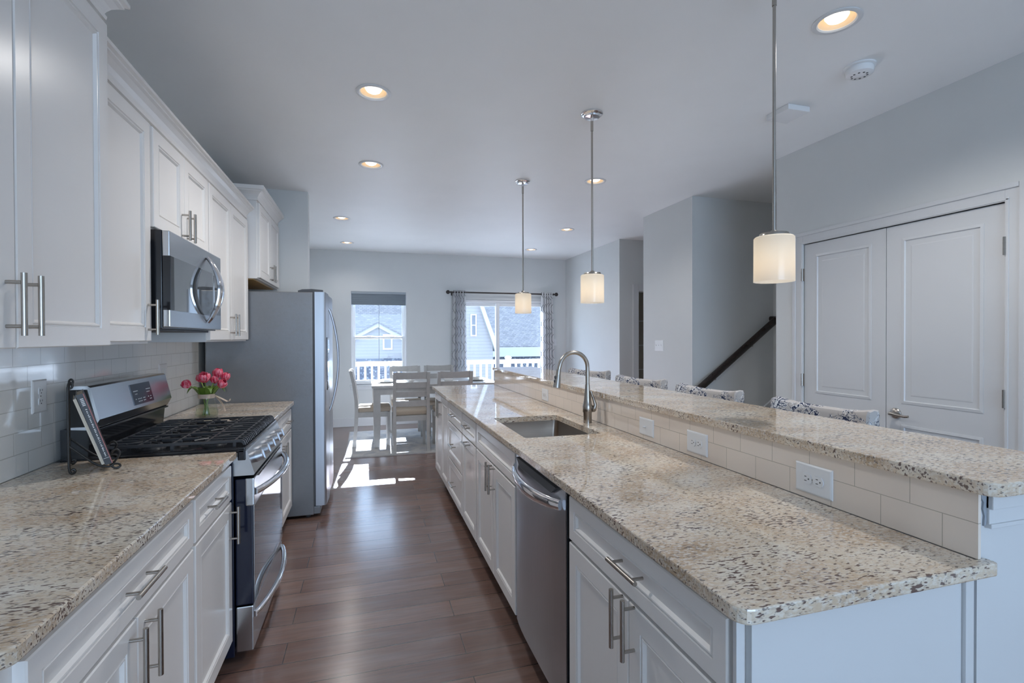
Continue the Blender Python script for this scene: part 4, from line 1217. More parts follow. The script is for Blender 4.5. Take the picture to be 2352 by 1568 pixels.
# ============================================================ CEILING FIXTURES
CAN_LABELS = ['recessed ceiling light over the aisle, nearest of the left pair', 'recessed ceiling light over the aisle, level with the refrigerator',
              'recessed ceiling light on left of the dining ceiling, nearer one', 'recessed ceiling light on left of the dining ceiling, farther one',
              'recessed ceiling light crossed by the middle pendant rod', 'recessed ceiling light right of the farthest pendant rod, nearer one',
              'small recessed ceiling light touching the farthest pendant rod', 'largest recessed ceiling light at upper right beside smoke detector']
for (x, y), lab in zip(CAN_POS, CAN_LABELS):
    t = thing('recessed_light', lab, 'ceiling light', (x, y, HC), 'recessed ceiling lights')
    mb = MB(); mb.lathe([(0.076, 0.002), (0.095, -0.0005), (0.095, -0.004), (0.090, -0.007), (0.076, -0.006), (0.071, 0.0), (0.071, 0.002)], (x, y, HC), 32, False, False); mb.build('trim_ring', 'trim', t, smooth=True)
    mb = MB(); mb.lathe([(0.072, -0.001), (0.070, 0.03), (0.066, 0.09), (0.05, 0.115), (0.005, 0.118)], (x, y, HC), 24, False, True); mb.build('reflector', 'canrefl', t, smooth=True)
    mb = MB(); mb.lathe([(0.002, -0.006), (0.022, -0.003), (0.038, 0.006), (0.047, 0.020), (0.046, 0.035), (0.030, 0.075), (0.018, 0.10)], (x, y, HC), 24); mb.build('bulb', 'bulb', t, smooth=True)
    l = bpy.data.lights.new('lamp_light', 'SPOT'); l.energy = LAMP_POWER * (0.2 if y > 5 else 0.5 if y > 3.5 else 1.0); l.color = (0.98, 0.96, 0.94)
    l.spot_size = math.radians(150); l.spot_blend = 0.7; l.shadow_soft_size = 0.045
    o = bpy.data.objects.new('lamp_light', l); C.objects.link(o); o.location = (0, 0, -0.055); o.parent = t
for (x, y, lab) in ((1.50, 1.545, 'largest pendant lamp, frosted glass cylinder nearest the camera'), (1.335, 2.79, 'middle pendant lamp of the three over the bar'), (1.327, 4.16, 'smallest pendant lamp, farthest along the bar')):
    t = thing('pendant_lamp', lab, 'pendant lamp', (x, y, HC), 'pendant lamps over the bar')
    mb = MB(); mb.lathe([(0.066, 0.0), (0.066, -0.010), (0.058, -0.016), (0.050, -0.018), (0.046, -0.027), (0.012, -0.031), (0.009, -0.05)], (x, y, HC - 0.0005), 28); mb.build('canopy', 'chrome', t, smooth=True)
    mb = MB(); mb.cyl((x, y, 1.79), (x, y, HC - 0.03), 0.0062, seg=10); mb.cyl((x, y, HC - 0.11), (x, y, HC - 0.045), 0.0085, seg=10); mb.build('rod', 'nickel', t, smooth=True)
    mb = MB(); mb.lathe([(0.010, 0.028), (0.016, 0.020), (0.050, 0.016), (0.053, 0.010), (0.053, 0.0)], (x, y, 1.772), 24); mb.build('shade_holder', 'nickel', t, smooth=True)
    mb = MB(); mb.lathe([(0.052, 0.172), (0.066, 0.171), (0.071, 0.166), (0.0715, 0.0)], (x, y, 1.604), 32, False, False); mb.build('lamp_shade', 'opal', t, smooth=True)
    mb = MB(); mb.lathe([(0.012, 0.10), (0.014, 0.08), (0.027, 0.045), (0.024, 0.020), (0.005, 0.010)], (x, y, 1.66), 16); mb.build('bulb', 'bulb', t, smooth=True)
    l = bpy.data.lights.new('lamp_light', 'POINT'); l.energy = 0.045; l.color = (1.0, 0.74, 0.46); l.shadow_soft_size = 0.03
    o = bpy.data.objects.new('lamp_light', l); C.objects.link(o); o.location = (0, 0, 1.65 - HC); o.parent = t
sx_, sy_ = 2.412, 1.935
t = thing('smoke_detector', 'round white smoke detector on the ceiling', 'smoke detector', (sx_, sy_, HC))
mb = MB(); mb.lathe([(0.072, 0), (0.072, -0.008), (0.066, -0.011)], (sx_, sy_, HC - 0.0005), 32); mb.build('base', 'plate', t, smooth=True)
mb = MB(); mb.lathe([(0.060, -0.010), (0.064, -0.022), (0.060, -0.040), (0.050, -0.046), (0.020, -0.047), (0.012, -0.050)], (sx_, sy_, HC), 32); sb = mb.build('cover', 'plate', t, smooth=True)
mb = MB()
for i in range(10):
    a = 2 * PI * i / 10
    mb.box(sx_ + 0.034 * math.cos(a) - 0.004, sx_ + 0.034 * math.cos(a) + 0.004, sy_ + 0.034 * math.sin(a) - 0.004, sy_ + 0.034 * math.sin(a) + 0.004, HC - 0.0485, HC - 0.044, 0.001)
mb.build('vent_slot', 'rubber', sb)
t = thing('ceiling_box', 'flat white rectangular box fixed to ceiling beside nearest pendant rod', 'ceiling box', (2.46, 2.44, HC))
mb = MB(); mb.box(2.385, 2.545, 2.350, 2.520, HC - 0.034, HC - 0.0005, 0.006); mb.build('housing', 'plate', t)
# ============================================================ COOKBOOK STAND AND BOOKS
t = thing('cookbook_stand', 'black wrought wire cookbook stand with scrolled feet', 'book stand', (-0.95, 2.22, 0.914))
for nm, sy in (('side_frame', 2.128), ('side_frame', 2.318)):
    mb = MB()
    mb.tube(curve([(-1.000, sy, 0.921), (-1.006, sy, 0.93), (-1.008, sy, 1.0), (-1.008, sy, 1.225)]), 0.0042, 8)
    mb.tube(curve([(-1.008, sy, 1.222), (-1.006, sy, 1.236), (-1.000, sy, 1.240), (-0.996, sy, 1.232), (-0.998, sy, 1.222), (-1.004, sy, 1.219)]), 0.0036, 8)
    mb.tube(curve([(-1.007, sy, 0.932), (-1.003, sy, 0.921), (-0.996, sy, 0.9185), (-0.991, sy, 0.925), (-0.995, sy, 0.933), (-1.001, sy, 0.930)]), 0.0042, 8)
    mb.tube(curve([(-1.007, sy, 1.016), (-0.985, sy, 0.992), (-0.960, sy, 0.965), (-0.935, sy, 0.941), (-0.915, sy, 0.930), (-0.895, sy, 0.926), (-0.884, sy, 0.934)]), 0.0038, 8)
    mb.tube(curve([(-0.893, sy, 0.928), (-0.880, sy, 0.944), (-0.867, sy, 0.966), (-0.868, sy, 0.978), (-0.876, sy, 0.986), (-0.886, sy, 0.984), (-0.890, sy, 0.976)]), 0.0036, 8)
    mb.tube(curve([(-0.886, sy, 0.934), (-0.871, sy, 0.932), (-0.865, sy, 0.924), (-0.870, sy, 0.9185), (-0.880, sy, 0.918), (-0.888, sy, 0.924), (-0.886, sy, 0.930)]), 0.0038, 8)
    mb.build(nm, 'wire', t, smooth=True)
for x, z in ((-1.008, 1.205), (-1.007, 1.016), (-0.918, 0.931), (-0.893, 0.9285)):
    mb = MB(); mb.tube([(x, 2.128, z), (x, 2.22, z), (x, 2.318, z)], 0.0032, 8); mb.build('cross_bar', 'wire', t, smooth=True)
stand_set = [t]
def leaning(bl, br, tl, tr, y0, y1):
    return bl, br, tl, tr, y0, y1
def quad(mb, P, a0, a1, b0, b1, y0, y1):
    """slab inside a leaning rectangle: a along the height, b across the thickness"""
    bl, br, tl = Vector(P[0]), Vector(P[1]), Vector(P[2])
    u, w = tl - bl, br - bl
    mb.prism([tuple(bl + u * a + w * b) for a, b in ((a0, b0), (a0, b1), (a1, b1), (a1, b0))], 'y', y0, y1)
BP = ((-0.9085, 0.9345), (-0.8875, 0.9410), (-0.9880, 1.1945))
t = thing('book', 'thick black book with white spine lettering leaning on the wire stand', 'book', (-0.91, 2.22, 0.936), 'books on the wire stand')
mb = MB(); quad(mb, BP, 0, 1, 0.0, 0.10, 2.118, 2.322); quad(mb, BP, 0, 1, 0.90, 1.0, 2.118, 2.322); quad(mb, BP, 0, 1, 0.0, 1.0, 2.116, 2.1195); mb.build('cover', 'bookblk', t)
mb = MB(); quad(mb, BP, 0.012, 0.988, 0.10, 0.90, 2.1196, 2.316); mb.build('pages', 'cream', t)
mb = MB(); quad(mb, BP, 0.0, 1.0, 0.90, 1.012, 2.1145, 2.1165); mb.build('spine_edge', 'pink', t)
mb = MB()
rnd = random.Random(3)
a = 0.115
while a < 0.80:
    h = rnd.choice((0.010, 0.013, 0.016))
    quad(mb, BP, a, a + h, 0.44, 0.60, 2.1150, 2.1165)
    if rnd.random() < 0.5: quad(mb, BP, a, a + h * 0.45, 0.60, 0.68, 2.1150, 2.1165)
    a += h + rnd.choice((0.008, 0.008, 0.016))
for k in range(5): quad(mb, BP, 0.84 + k * 0.022, 0.853 + k * 0.022, 0.30, 0.72, 2.1150, 2.1165)
quad(mb, BP, 0.088, 0.093, 0.10, 0.88, 2.1150, 2.1165)
mb.build('spine_lettering', 'ink', t)
stand_set.append(t)
BP2 = ((-0.9185, 0.9370), (-0.9095, 0.9400), (-0.9955, 1.1800))
t = thing('book', 'thin cream book leaning behind the black book on the stand', 'book', (-0.93, 2.22, 0.94), 'books on the wire stand')
mb = MB(); quad(mb, BP2, 0, 1, 0.0, 0.12, 2.121, 2.31); quad(mb, BP2, 0, 1, 0.86, 0.985, 2.121, 2.31); quad(mb, BP2, 0, 1, 0.0, 0.985, 2.120, 2.1225); mb.build('cover', 'cream', t)
mb = MB(); quad(mb, BP2, 0.01, 0.99, 0.12, 0.86, 2.1226, 2.305); mb.build('pages', 'china', t)
stand_set.append(t)
PV, PA = Vector((-0.99, 2.128, 0)), 0.43          # the stand is turned a little away from the camera
for r_ in stand_set:
    d_ = r_.location - PV
    r_.location = PV + Vector((d_.x * math.cos(PA) - d_.y * math.sin(PA), d_.x * math.sin(PA) + d_.y * math.cos(PA), d_.z))
    r_.rotation_euler = (0, 0, PA)

# ============================================================ TULIPS IN A VASE
VX, VY, VZ = -0.928, 3.420, 0.9142
t = thing('glass_vase', 'clear glass pitcher vase of tulips with a beige ribbon', 'vase', (VX, VY, VZ))
out = [(0.060, 0.0), (0.064, 0.006), (0.063, 0.03), (0.055, 0.07), (0.044, 0.105), (0.040, 0.125), (0.045, 0.146)]
inn = [(0.042, 0.146), (0.0365, 0.125), (0.0405, 0.105), (0.051, 0.07), (0.059, 0.03), (0.058, 0.012), (0.004, 0.010)]
mb = MB(); mb.lathe(out + inn, (VX, VY, VZ), 28); mb.build('glass_body', 'vglass', t, smooth=True)
mb = MB(); mb.lathe([(0.057, 0.0125), (0.0585, 0.03), (0.0545, 0.055), (0.004, 0.0555)], (VX, VY, VZ), 24); mb.build('water', 'water', t, smooth=True)
mb = MB(); mb.tube([(VX + 0.040, VY, VZ + 0.138), (VX + 0.066, VY, VZ + 0.130), (VX + 0.080, VY, VZ + 0.095), (VX + 0.074, VY, VZ + 0.055), (VX + 0.056, VY, VZ + 0.045)], 0.006, 8); mb.build('glass_handle', 'vglass', t, smooth=True)
mb = MB(); mb.lathe([(0.0425, 0.118), (0.0440, 0.122), (0.0440, 0.137), (0.0465, 0.142), (0.0455, 0.144), (0.0425, 0.138)], (VX, VY, VZ), 28, False, False)
def strip(mb, pts, w, t_=0.0012):
    L = []
    for p in pts:
        p = Vector(p)
        L.append([p + Vector((0, -w / 2, -t_)), p + Vector((0, w / 2, -t_)), p + Vector((0, w / 2, t_)), p + Vector((0, -w / 2, t_))])
    mb.loops(L)
strip(mb, [(VX + 0.040, VY + 0.02, VZ + 0.130), (VX + 0.075, VY + 0.03, VZ + 0.108), (VX + 0.105, VY + 0.03, VZ + 0.090), (VX + 0.118, VY + 0.03, VZ + 0.094), (VX + 0.120, VY + 0.03, VZ + 0.104)], 0.034)
strip(mb, [(VX + 0.040, VY + 0.02, VZ + 0.132), (VX + 0.062, VY + 0.03, VZ + 0.10), (VX + 0.085, VY + 0.035, VZ + 0.06), (VX + 0.092, VY + 0.035, VZ + 0.03)], 0.034)
mb.build('ribbon', 'ribbon', t)
def petal(mb, base, ax, ang, L, W, spread):
    """one cupped petal around axis ax"""
    ax = Vector(ax).normalized(); e1 = ax.orthogonal().normalized(); e2 = ax.cross(e1)
    rd = e1 * math.cos(ang) + e2 * math.sin(ang); td = -e1 * math.sin(ang) + e2 * math.cos(ang)
    front_, back_ = [], []
    n = 7
    L2 = []
    for i in range(n + 1):
        s = i / n
        rad = W * (0.16 + 0.95 * math.sin(min(1.0, s * 1.15) * PI * 0.62) - spread * s * s)
        wid = W * 0.98 * (math.sin(PI * (0.10 + 0.86 * s)) ** 0.7)
        c = Vector(base) + ax * (L * s)
        lp = []
        for k in range(5):
            q = (k - 2) / 2
            lp.append(c + rd * (rad * (1 - 0.30 * q * q)) + td * (wid * q))
        for k in range(4, -1, -1):
            q = (k - 2) / 2
            lp.append(c + rd * (rad * (1 - 0.30 * q * q) - 0.0016) + td * (wid * q))
        L2.append(lp)
    mb.loops(L2)
FL = [((-1.012, 3.405, 1.108), (-0.75, -0.1, 0.45), 0.050, 0.026, (0.3, -0.6), 'pink tulip hanging out furthest left over the vase rim'),
      ((-0.925, 3.375, 1.135), (0.0, -0.35, 0.9), 0.058, 0.034, (0.1, -0.8), 'large open pink tulip facing forward in the middle of the bunch'),
      ((-0.880, 3.455, 1.150), (0.15, 0.05, 0.95), 0.062, 0.028, (0.7, 0.3), 'tallest pink tulip at the top of the bunch'),
      ((-0.842, 3.455, 1.133), (0.35, 0.0, 0.9), 0.054, 0.025, (0.8, 0.0), 'pale pink tulip just below and right of the tallest bloom'),
      ((-0.848, 3.380, 1.103), (0.55, -0.25, 0.55), 0.052, 0.027, (0.6, -0.6), 'pink tulip leaning right at the lower side of bunch'),
      ((-0.972, 3.470, 1.130), (-0.35, 0.2, 0.9), 0.046, 0.020, (-0.6, 0.4), 'small half-hidden pink tulip bud behind the left leaves'),
      ((-0.893, 3.440, 1.122), (0.1, 0.3, 0.9), 0.046, 0.022, (0.0, 0.8), 'red tulip mostly hidden behind the middle open bloom')]
for (p, ax, L, W, foot, lab) in FL:
    P, A = Vector(p), Vector(ax).normalized()
    b = Vector((VX - foot[0] * 0.028, VY - foot[1] * 0.028, VZ + 0.014))
    neck = Vector((VX + (p[0] - VX) * 0.20, VY + (p[1] - VY) * 0.20, VZ + 0.142))
    t = thing('tulip', lab, 'tulip', b, 'pink tulips in the glass vase')
    mb = MB()
    mid = neck.lerp(P, 0.55) + Vector((0, 0, 0.010))
    pts = []
    ctrl = [b, b.lerp(neck, 0.55), neck, mid, P]
    for i in range(len(ctrl) - 1):
        for k in range(3): pts.append(ctrl[i].lerp(ctrl[i + 1], k / 3))
    pts.append(P + A * 0.004)
    for _ in range(3): pts = [pts[0]] + [(pts[i - 1] + pts[i] * 2 + pts[i + 1]) / 4 for i in range(1, len(pts) - 1)] + [pts[-1]]
    mb.tube(pts, 0.0033, 8); mb.build('stem', 'stem', t, smooth=True)
    for k in range(6):
        mb = MB(); petal(mb, P - A * 0.002, A, k * PI / 3 + (0.2 if k % 2 else 0), L * (1.0 if k % 2 else 0.95), W * (1.0 if k % 2 else 0.84), 0.34 if W < 0.03 else 0.16)
        mb.build('petal', 'petal', t, smooth=True)
    # one leaf per stem
    a = math.atan2(p[1] - VY, p[0] - VX) + 0.5
    d = Vector((math.cos(a), math.sin(a) * 0.8 - 0.25, 0)).normalized()
    td = Vector((-d.y, d.x, 0))
    Lf = []
    for i in range(9):
        s = i / 8
        c = neck + d * (0.020 + 0.075 * s) + Vector((0, 0, -0.01 + 0.125 * s - 0.105 * s * s * s))
        w = 0.019 * math.sin(PI * (0.12 + 0.87 * s)) ** 0.8
        nn = Vector((-d.x * 0.4, -d.y * 0.4, 1)).normalized()
        Lf.append([c - td * w + nn * 0.004, c, c + td * w + nn * 0.004, c + td * w + nn * 0.005, c + nn * 0.0012, c - td * w + nn * 0.005])
    mb = MB(); mb.loops(Lf); mb.build('leaf', 'leaf', t, smooth=True)
    d2 = Vector((-d.y * 0.8 + d.x * 0.5, d.x * 0.8 + d.y * 0.5 - 0.35, 0)).normalized(); td = Vector((-d2.y, d2.x, 0))
    Lf = []
    for i in range(9):
        s = i / 8
        c = neck + d2 * (0.010 + 0.052 * s) + Vector((0, 0, -0.012 + 0.105 * s - 0.050 * s * s))
        w = 0.021 * math.sin(PI * (0.10 + 0.89 * s)) ** 0.8
        nn = Vector((-d2.x * 0.8, -d2.y * 0.8, 0.6)).normalized()
        Lf.append([c - td * w + nn * 0.005, c, c + td * w + nn * 0.005, c + td * w + nn * 0.006, c + nn * 0.0012, c - td * w + nn * 0.006])
    mb = MB(); mb.loops(Lf); mb.build('leaf', 'leaf', t, smooth=True)

# ============================================================ BAR STOOLS
def make_stool(label):
    t = thing('bar_stool', label, 'bar stool', (0, 0, 0), 'upholstered bar stools behind the bar')
    W = 0.232
    def back_sec(x):
        s = x / W
        yb = -0.245 + 0.045 * abs(s) ** 2.4
        top = 1.098 + 0.022 * abs(s) ** 3
        th = 0.062
        rows = [(yb + 0.02, 0.58), (yb, 0.60), (yb, 0.85), (yb - 0.012, top - 0.02), (yb - 0.004, top - 0.004), (yb + 0.020, top), (yb + th - 0.012, top - 0.006), (yb + th - 0.004, top - 0.022), (yb + th + 0.004, 0.85), (yb + th + 0.01, 0.62), (yb + th - 0.01, 0.58)]
        return [(x, y, z) for y, z in rows]
    xs = [-W, -W + 0.008, -W + 0.03, -0.16, -0.08, 0, 0.08, 0.16, W - 0.03, W - 0.008, W]
    mb = MB()
    L = [back_sec(x) for x in xs]
    for i in (0, -1):
        cx = sum(p[1] for p in L[i]) / len(L[i]); cz = sum(p[2] for p in L[i]) / len(L[i])
        L[i] = [(p[0], cx + (p[1] - cx) * 0.72, cz + (p[2] - cz) * 0.975) for p in L[i]]
    mb.loops(L); mb.build('backrest', 'floral', t, smooth=True)
    mb = MB(); mb.box(-0.235, 0.235, -0.215, 0.155, 0.585, 0.685, 0.025, 3); mb.build('seat', 'floral', t, smooth=True)
    for x in (-0.205, 0.205):
        for y0, yb in ((-0.185, -0.235), (0.125, 0.135)):
            mb = MB(); mb.loops([[(x + a * 0.019, y0 + b * 0.019, 0.586) for a, b in ((-1, -1), (1, -1), (1, 1), (-1, 1))], [(x * 1.02 + a * 0.013, yb + b * 0.013, 0.0) for a, b in ((-1, -1), (1, -1), (1, 1), (-1, 1))]]); mb.build('leg', 'legwood', t)
    mb = MB(); mb.box(-0.20, 0.20, 0.120, 0.142, 0.19, 0.215, 0.003); mb.build('footrest', 'legwood', t)
    for x in (-0.205, 0.205):
        mb = MB(); mb.box(x - 0.010, x + 0.010, -0.21, 0.13, 0.27, 0.295, 0.003); mb.build('stretcher', 'legwood', t)
    return t
SP = [((1.650, 1.635), 0.02, 'floral upholstered bar stool in front of the pantry doors, nearest the camera'),
      ((1.655, 2.345), 0.09, 'floral upholstered bar stool in front of the stair opening and handrail'),
      ((1.665, 3.050), 0.20, 'floral upholstered bar stool below the three-gang wall switch'),
      ((1.690, 3.900), 0.34, 'floral upholstered bar stool seen through the faucet arch, farthest away')]
st = make_stool(SP[0][2])
for i, ((x, y), r, lab) in enumerate(SP):
    if i == 0:
        st.location = (x, y, 0); st.rotation_euler = (0, 0, PI / 2 + r)
    else:
        dup(st, (x, y, 0), PI / 2 + r, lab)

# ============================================================ DINING AREA
mb = MB(); mb.loops([[(x, y, z) for x, y in rrect(-0.235 + i, 2.35 - i, 6.04 + i, 7.70 - i, (0.01,) * 4, 2)] for i, z in ((0, 0.0005), (0, 0.008), (0.004, 0.011))])
rug = tag(mb.build('area_rug', 'rug', loc=(1.05, 6.87, 0)), 'mottled pale grey rug under the dining table', 'rug')
mb = MB()
for a in ((-0.2345, 2.3495, 6.0405, 6.055), (-0.2345, 2.3495, 7.685, 7.6995), (-0.2345, -0.22, 6.055, 7.685), (2.335, 2.3495, 6.055, 7.685)): mb.box(*a, 0.008, 0.0118)
mb.build('binding', plain('rug_binding', (0.40, 0.39, 0.37), 0.9), rug)
TZ = 0.795
RZ = 0.0112
t = thing('dining_table', 'grey washed wooden dining table with square legs', 'table', (0.88, 6.86, RZ))
tx0, tx1, ty0, ty1 = 0.070, 1.70, 6.43, 7.30
mb = MB(); mb.box(tx0, tx1, ty0, ty1, TZ - 0.035, TZ, 0.005); mb.build('tabletop', 'furn', t)
mb = MB()
mb.box(tx0 + 0.05, tx1 - 0.05, ty0 + 0.035, ty0 + 0.055, TZ - 0.12, TZ - 0.035); mb.box(tx0 + 0.05, tx1 - 0.05, ty1 - 0.055, ty1 - 0.035, TZ - 0.12, TZ - 0.035)
mb.box(tx0 + 0.035, tx0 + 0.055, ty0 + 0.05, ty1 - 0.05, TZ - 0.12, TZ - 0.035); mb.box(tx1 - 0.055, tx1 - 0.035, ty0 + 0.05, ty1 - 0.05, TZ - 0.12, TZ - 0.035)
mb.build('apron', 'furn', t)
for x in (tx0 + 0.062, tx1 - 0.062):
    for y in (ty0 + 0.062, ty1 - 0.062):
        mb = MB(); mb.loops([[(x + a * w, y + b * w, z) for a, b in ((-1, -1), (1, -1), (1, 1), (-1, 1))] for w, z in ((0.030, RZ), (0.042, 0.30), (0.045, TZ - 0.036))]); mb.build('leg', 'furn', t)
def make_chair(label):
    t = thing('dining_chair', label, 'dining chair', (0, 0, 0), 'ladder-back dining chairs around the table')
    h = 0.021
    ctrl = [(-0.235, 0.0), (-0.212, 0.20), (-0.200, 0.44), (-0.205, 0.60), (-0.232, 0.80), (-0.268, 0.965)]
    for x in (-0.200, 0.200):
        mb = MB()
        mb.loops([[(x - h * 0.9, y - h, z), (x + h * 0.9, y - h, z), (x + h * 0.9, y + h, z), (x - h * 0.9, y + h, z)] for y, z in ctrl]); mb.build('rear_post', 'furn', t)
        mb = MB(); mb.loops([[(x * 0.97 + a * w, 0.195 + b * w, z) for a, b in ((-1, -1), (1, -1), (1, 1), (-1, 1))] for w, z in ((0.015, 0.0), (0.021, 0.40), (0.021, 0.43))]); mb.build('front_leg', 'furn', t)
    def yat(z):
        for (y0, z0), (y1, z1) in zip(ctrl, ctrl[1:]):
            if z0 <= z <= z1: return y0 + (y1 - y0) * (z - z0) / (z1 - z0)
        return ctrl[-1][0]
    for z0, z1 in ((0.885, 0.962), (0.775, 0.845), (0.665, 0.733), (0.550, 0.622)):
        mb = MB(); L = []
        for i in range(9):
            s = i / 8; x = -0.185 + 0.37 * s
            b = -0.018 * math.sin(PI * s)
            e = 0.010 * (1 - math.sin(PI * s)) if z1 > 0.95 else 0
            L.append([(x, yat(z0) + b - 0.009, z0), (x, yat(z0) + b + 0.009, z0), (x, yat(z1) + b + 0.009, z1 + e), (x, yat(z1) + b - 0.009, z1 + e)])
        mb.loops(L); mb.build('slat', 'furn', t)
    mb = MB(); mb.box(-0.185, 0.185, -0.195, -0.172, 0.370, 0.436); mb.box(-0.185, 0.185, 0.185, 0.208, 0.370, 0.436)
    for x in (-0.205, 0.187): mb.box(x, x + 0.018, -0.18, 0.18, 0.370, 0.436)
    mb.build('seat_frame', 'furn', t)
    mb = MB(); mb.box(-0.212, 0.212, -0.180, 0.222, 0.437, 0.497, 0.022, 3); mb.build('seat_cushion', 'seatfab', t, smooth=True)
    return t
ch = make_chair('grey dining chair at the near side of the table, left one with full back visible')
ch.location = (0.530, 6.345, RZ)
dup(ch, (1.052, 6.345, RZ), 0.03, 'grey dining chair at near side of the table, partly behind the island counter')
dup(ch, (0.085, 6.80, RZ), -PI / 2, 'grey dining chair seen from the side at the left end of table')
dup(ch, (0.555, 7.22, RZ), PI, 'grey dining chair on the window side, left one below the window edge')
dup(ch, (1.050, 7.22, RZ), PI, 'grey dining chair on the window side, right one before the left curtain')
def plate(x, y, label, r=0.135):
    t = thing('dinner_plate', label, 'plate', (x, y, TZ), 'plates on the dining table')
    mb = MB(); mb.lathe([(r * 0.60, 0.0005), (r * 0.64, 0.006), (r * 0.97, 0.019), (r, 0.022), (r * 0.97, 0.024), (r * 0.62, 0.010), (0.003, 0.008)], (x, y, TZ), 28); mb.build('plate', 'china', t, smooth=True)
    mb = MB(); mb.lathe([(0.040, 0.010), (0.062, 0.030), (0.070, 0.048), (0.066, 0.048), (0.05, 0.025), (0.003, 0.016)], (x, y, TZ + 0.001), 24); mb.build('bowl', 'china', t, smooth=True)
plate(0.275, 6.86, 'white plate with bowl at the left end of the table')
plate(0.545, 6.62, 'white plate with bowl behind the near left dining chair')
plate(1.060, 6.62, 'white plate with bowl behind the near right dining chair')
plate(1.480, 6.80, 'white plate with bowl near right end of table, beside island end')

# ---- curtains and rod
CY = YF - 0.075
t = thing('curtain_rod', 'dark bronze curtain rod with ball finials over the sliding door', 'curtain rod', (2.25, CY, 2.140))
mb = MB(); mb.cyl((1.355, CY, 2.140), (3.150, CY, 2.140), 0.0125, seg=14); mb.build('rod', 'bronze', t, smooth=True)
for x, s in ((1.355, -1), (3.150, 1)):
    mb = MB(); mb.lathe([(0.010, 0.0), (0.019, s * 0.002), (0.019, s * 0.010), (0.009, s * 0.016), (0.012, s * 0.024), (0.028, s * 0.036), (0.034, s * 0.054), (0.028, s * 0.072), (0.012, s * 0.084), (0.003, s * 0.087)], (x, CY, 2.140), 20, axis='x'); mb.build('finial', 'bronze', t, smooth=True)
for x in (1.372, 3.135):
    mb = MB(); mb.box(x - 0.008, x + 0.008, CY + 0.004, YF - 0.0005, 2.118, 2.130, 0.002); mb.box(x - 0.012, x + 0.012, YF - 0.006, YF - 0.0005, 2.09, 2.15, 0.002); mb.build('bracket', 'bronze', t)
def curtain(xt0, xt1, xb0, xb1, label, ph):
    zt, zb, nf = 2.172, 0.015, 4.5
    NU, NZ = 90, 40
    bm = bmesh.new(); uv = bm.loops.layers.uv.new('UVMap')
    grid, U = [], []
    for j in range(NZ + 1):
        q = j / NZ
        z = zt + (zb - zt) * q
        x0, x1 = xt0 + (xb0 - xt0) * q ** 0.7, xt1 + (xb1 - xt1) * q ** 0.7
        amp = 0.030 + 0.012 * q
        row, us, u, prev = [], [], 0.0, None
        for i in range(NU + 1):
            s = i / NU
            x = x0 + (x1 - x0) * s + 0.006 * math.sin(4 * PI * nf * s + ph)
            y = CY + amp * math.sin(2 * PI * nf * s + ph) * (1 + 0.2 * math.sin(3 * q + s * 4))
            p = Vector((x, y, z))
            if j == 0:
                if prev is not None: u += (p - prev).length * 1.12
                us.append(u)
            prev = p
            row.append(bm.verts.new(p))
        if j == 0: U = us
        grid.append(row)
    for j in range(NZ):
        for i in range(NU):
            f = bm.faces.new((grid[j][i], grid[j][i + 1], grid[j + 1][i + 1], grid[j + 1][i]))
            f.smooth = True
            zz = [zt + (zb - zt) * (j + d) / NZ for d in (0, 0, 1, 1)]
            for lp, uu, vv in zip(f.loops, (U[i], U[i + 1], U[i + 1], U[i]), zz): lp[uv].uv = (uu, vv)
    base = Vector(((xb0 + xb1) / 2, CY, zb))
    bmesh.ops.translate(bm, vec=-base, verts=list(bm.verts))
    me = bpy.data.meshes.new('curtain'); bm.to_mesh(me); bm.free()
    me.materials.append(MT['curtain'])
    o = bpy.data.objects.new('curtain', me); C.objects.link(o); o.location = base
    md = o.modifiers.new('thickness', 'SOLIDIFY'); md.thickness = 0.002
    return tag(o, label, 'curtain', 'trellis patterned curtains')
curtain(1.385, 1.590, 1.345, 1.610, 'white and grey trellis curtain at left of the sliding door', 0.4)
curtain(2.925, 3.115, 2.900, 3.165, 'white and grey trellis curtain at right of the sliding door', 1.3)

# ---- stair handrail
t = thing('handrail', 'dark wooden handrail sloping up the stair wall', 'handrail', (3.5, 4.08, 0.9))
a, b = Vector((3.070, 4.085, 0.886)), Vector((3.985, 4.085, 1.559))
mb = MB(); mb.tube([a, a.lerp(b, 0.5), b], [(0.036, 0.026)] * 3, 14, ref=(0, 0, 1))
mb.tube([b + Vector((-0.012, 0.0, -0.004)), b + Vector((0.010, 0.012, 0.008)), b + Vector((0.012, 0.05, 0.010)), b + Vector((0.012, 0.072, 0.010))], [(0.034, 0.024)] * 4, 14, ref=(0, 0, 1))
mb.build('rail', 'rail', t, smooth=True)
for s in (0.22, 0.70):
    p = a.lerp(b, s)
    mb = MB(); mb.tube([p + Vector((0, 0, -0.028)), p + Vector((0.002, 0.01, -0.058)), p + Vector((0.002, 0.045, -0.066)), p + Vector((0.002, 0.072, -0.066))], 0.006, 8); mb.lathe([(0.024, 0.0), (0.022, -0.007), (0.008, -0.010)], (p.x + 0.002, 4.1575, p.z - 0.066), 16, axis='y'); mb.build('bracket', 'nickel', t, smooth=True)

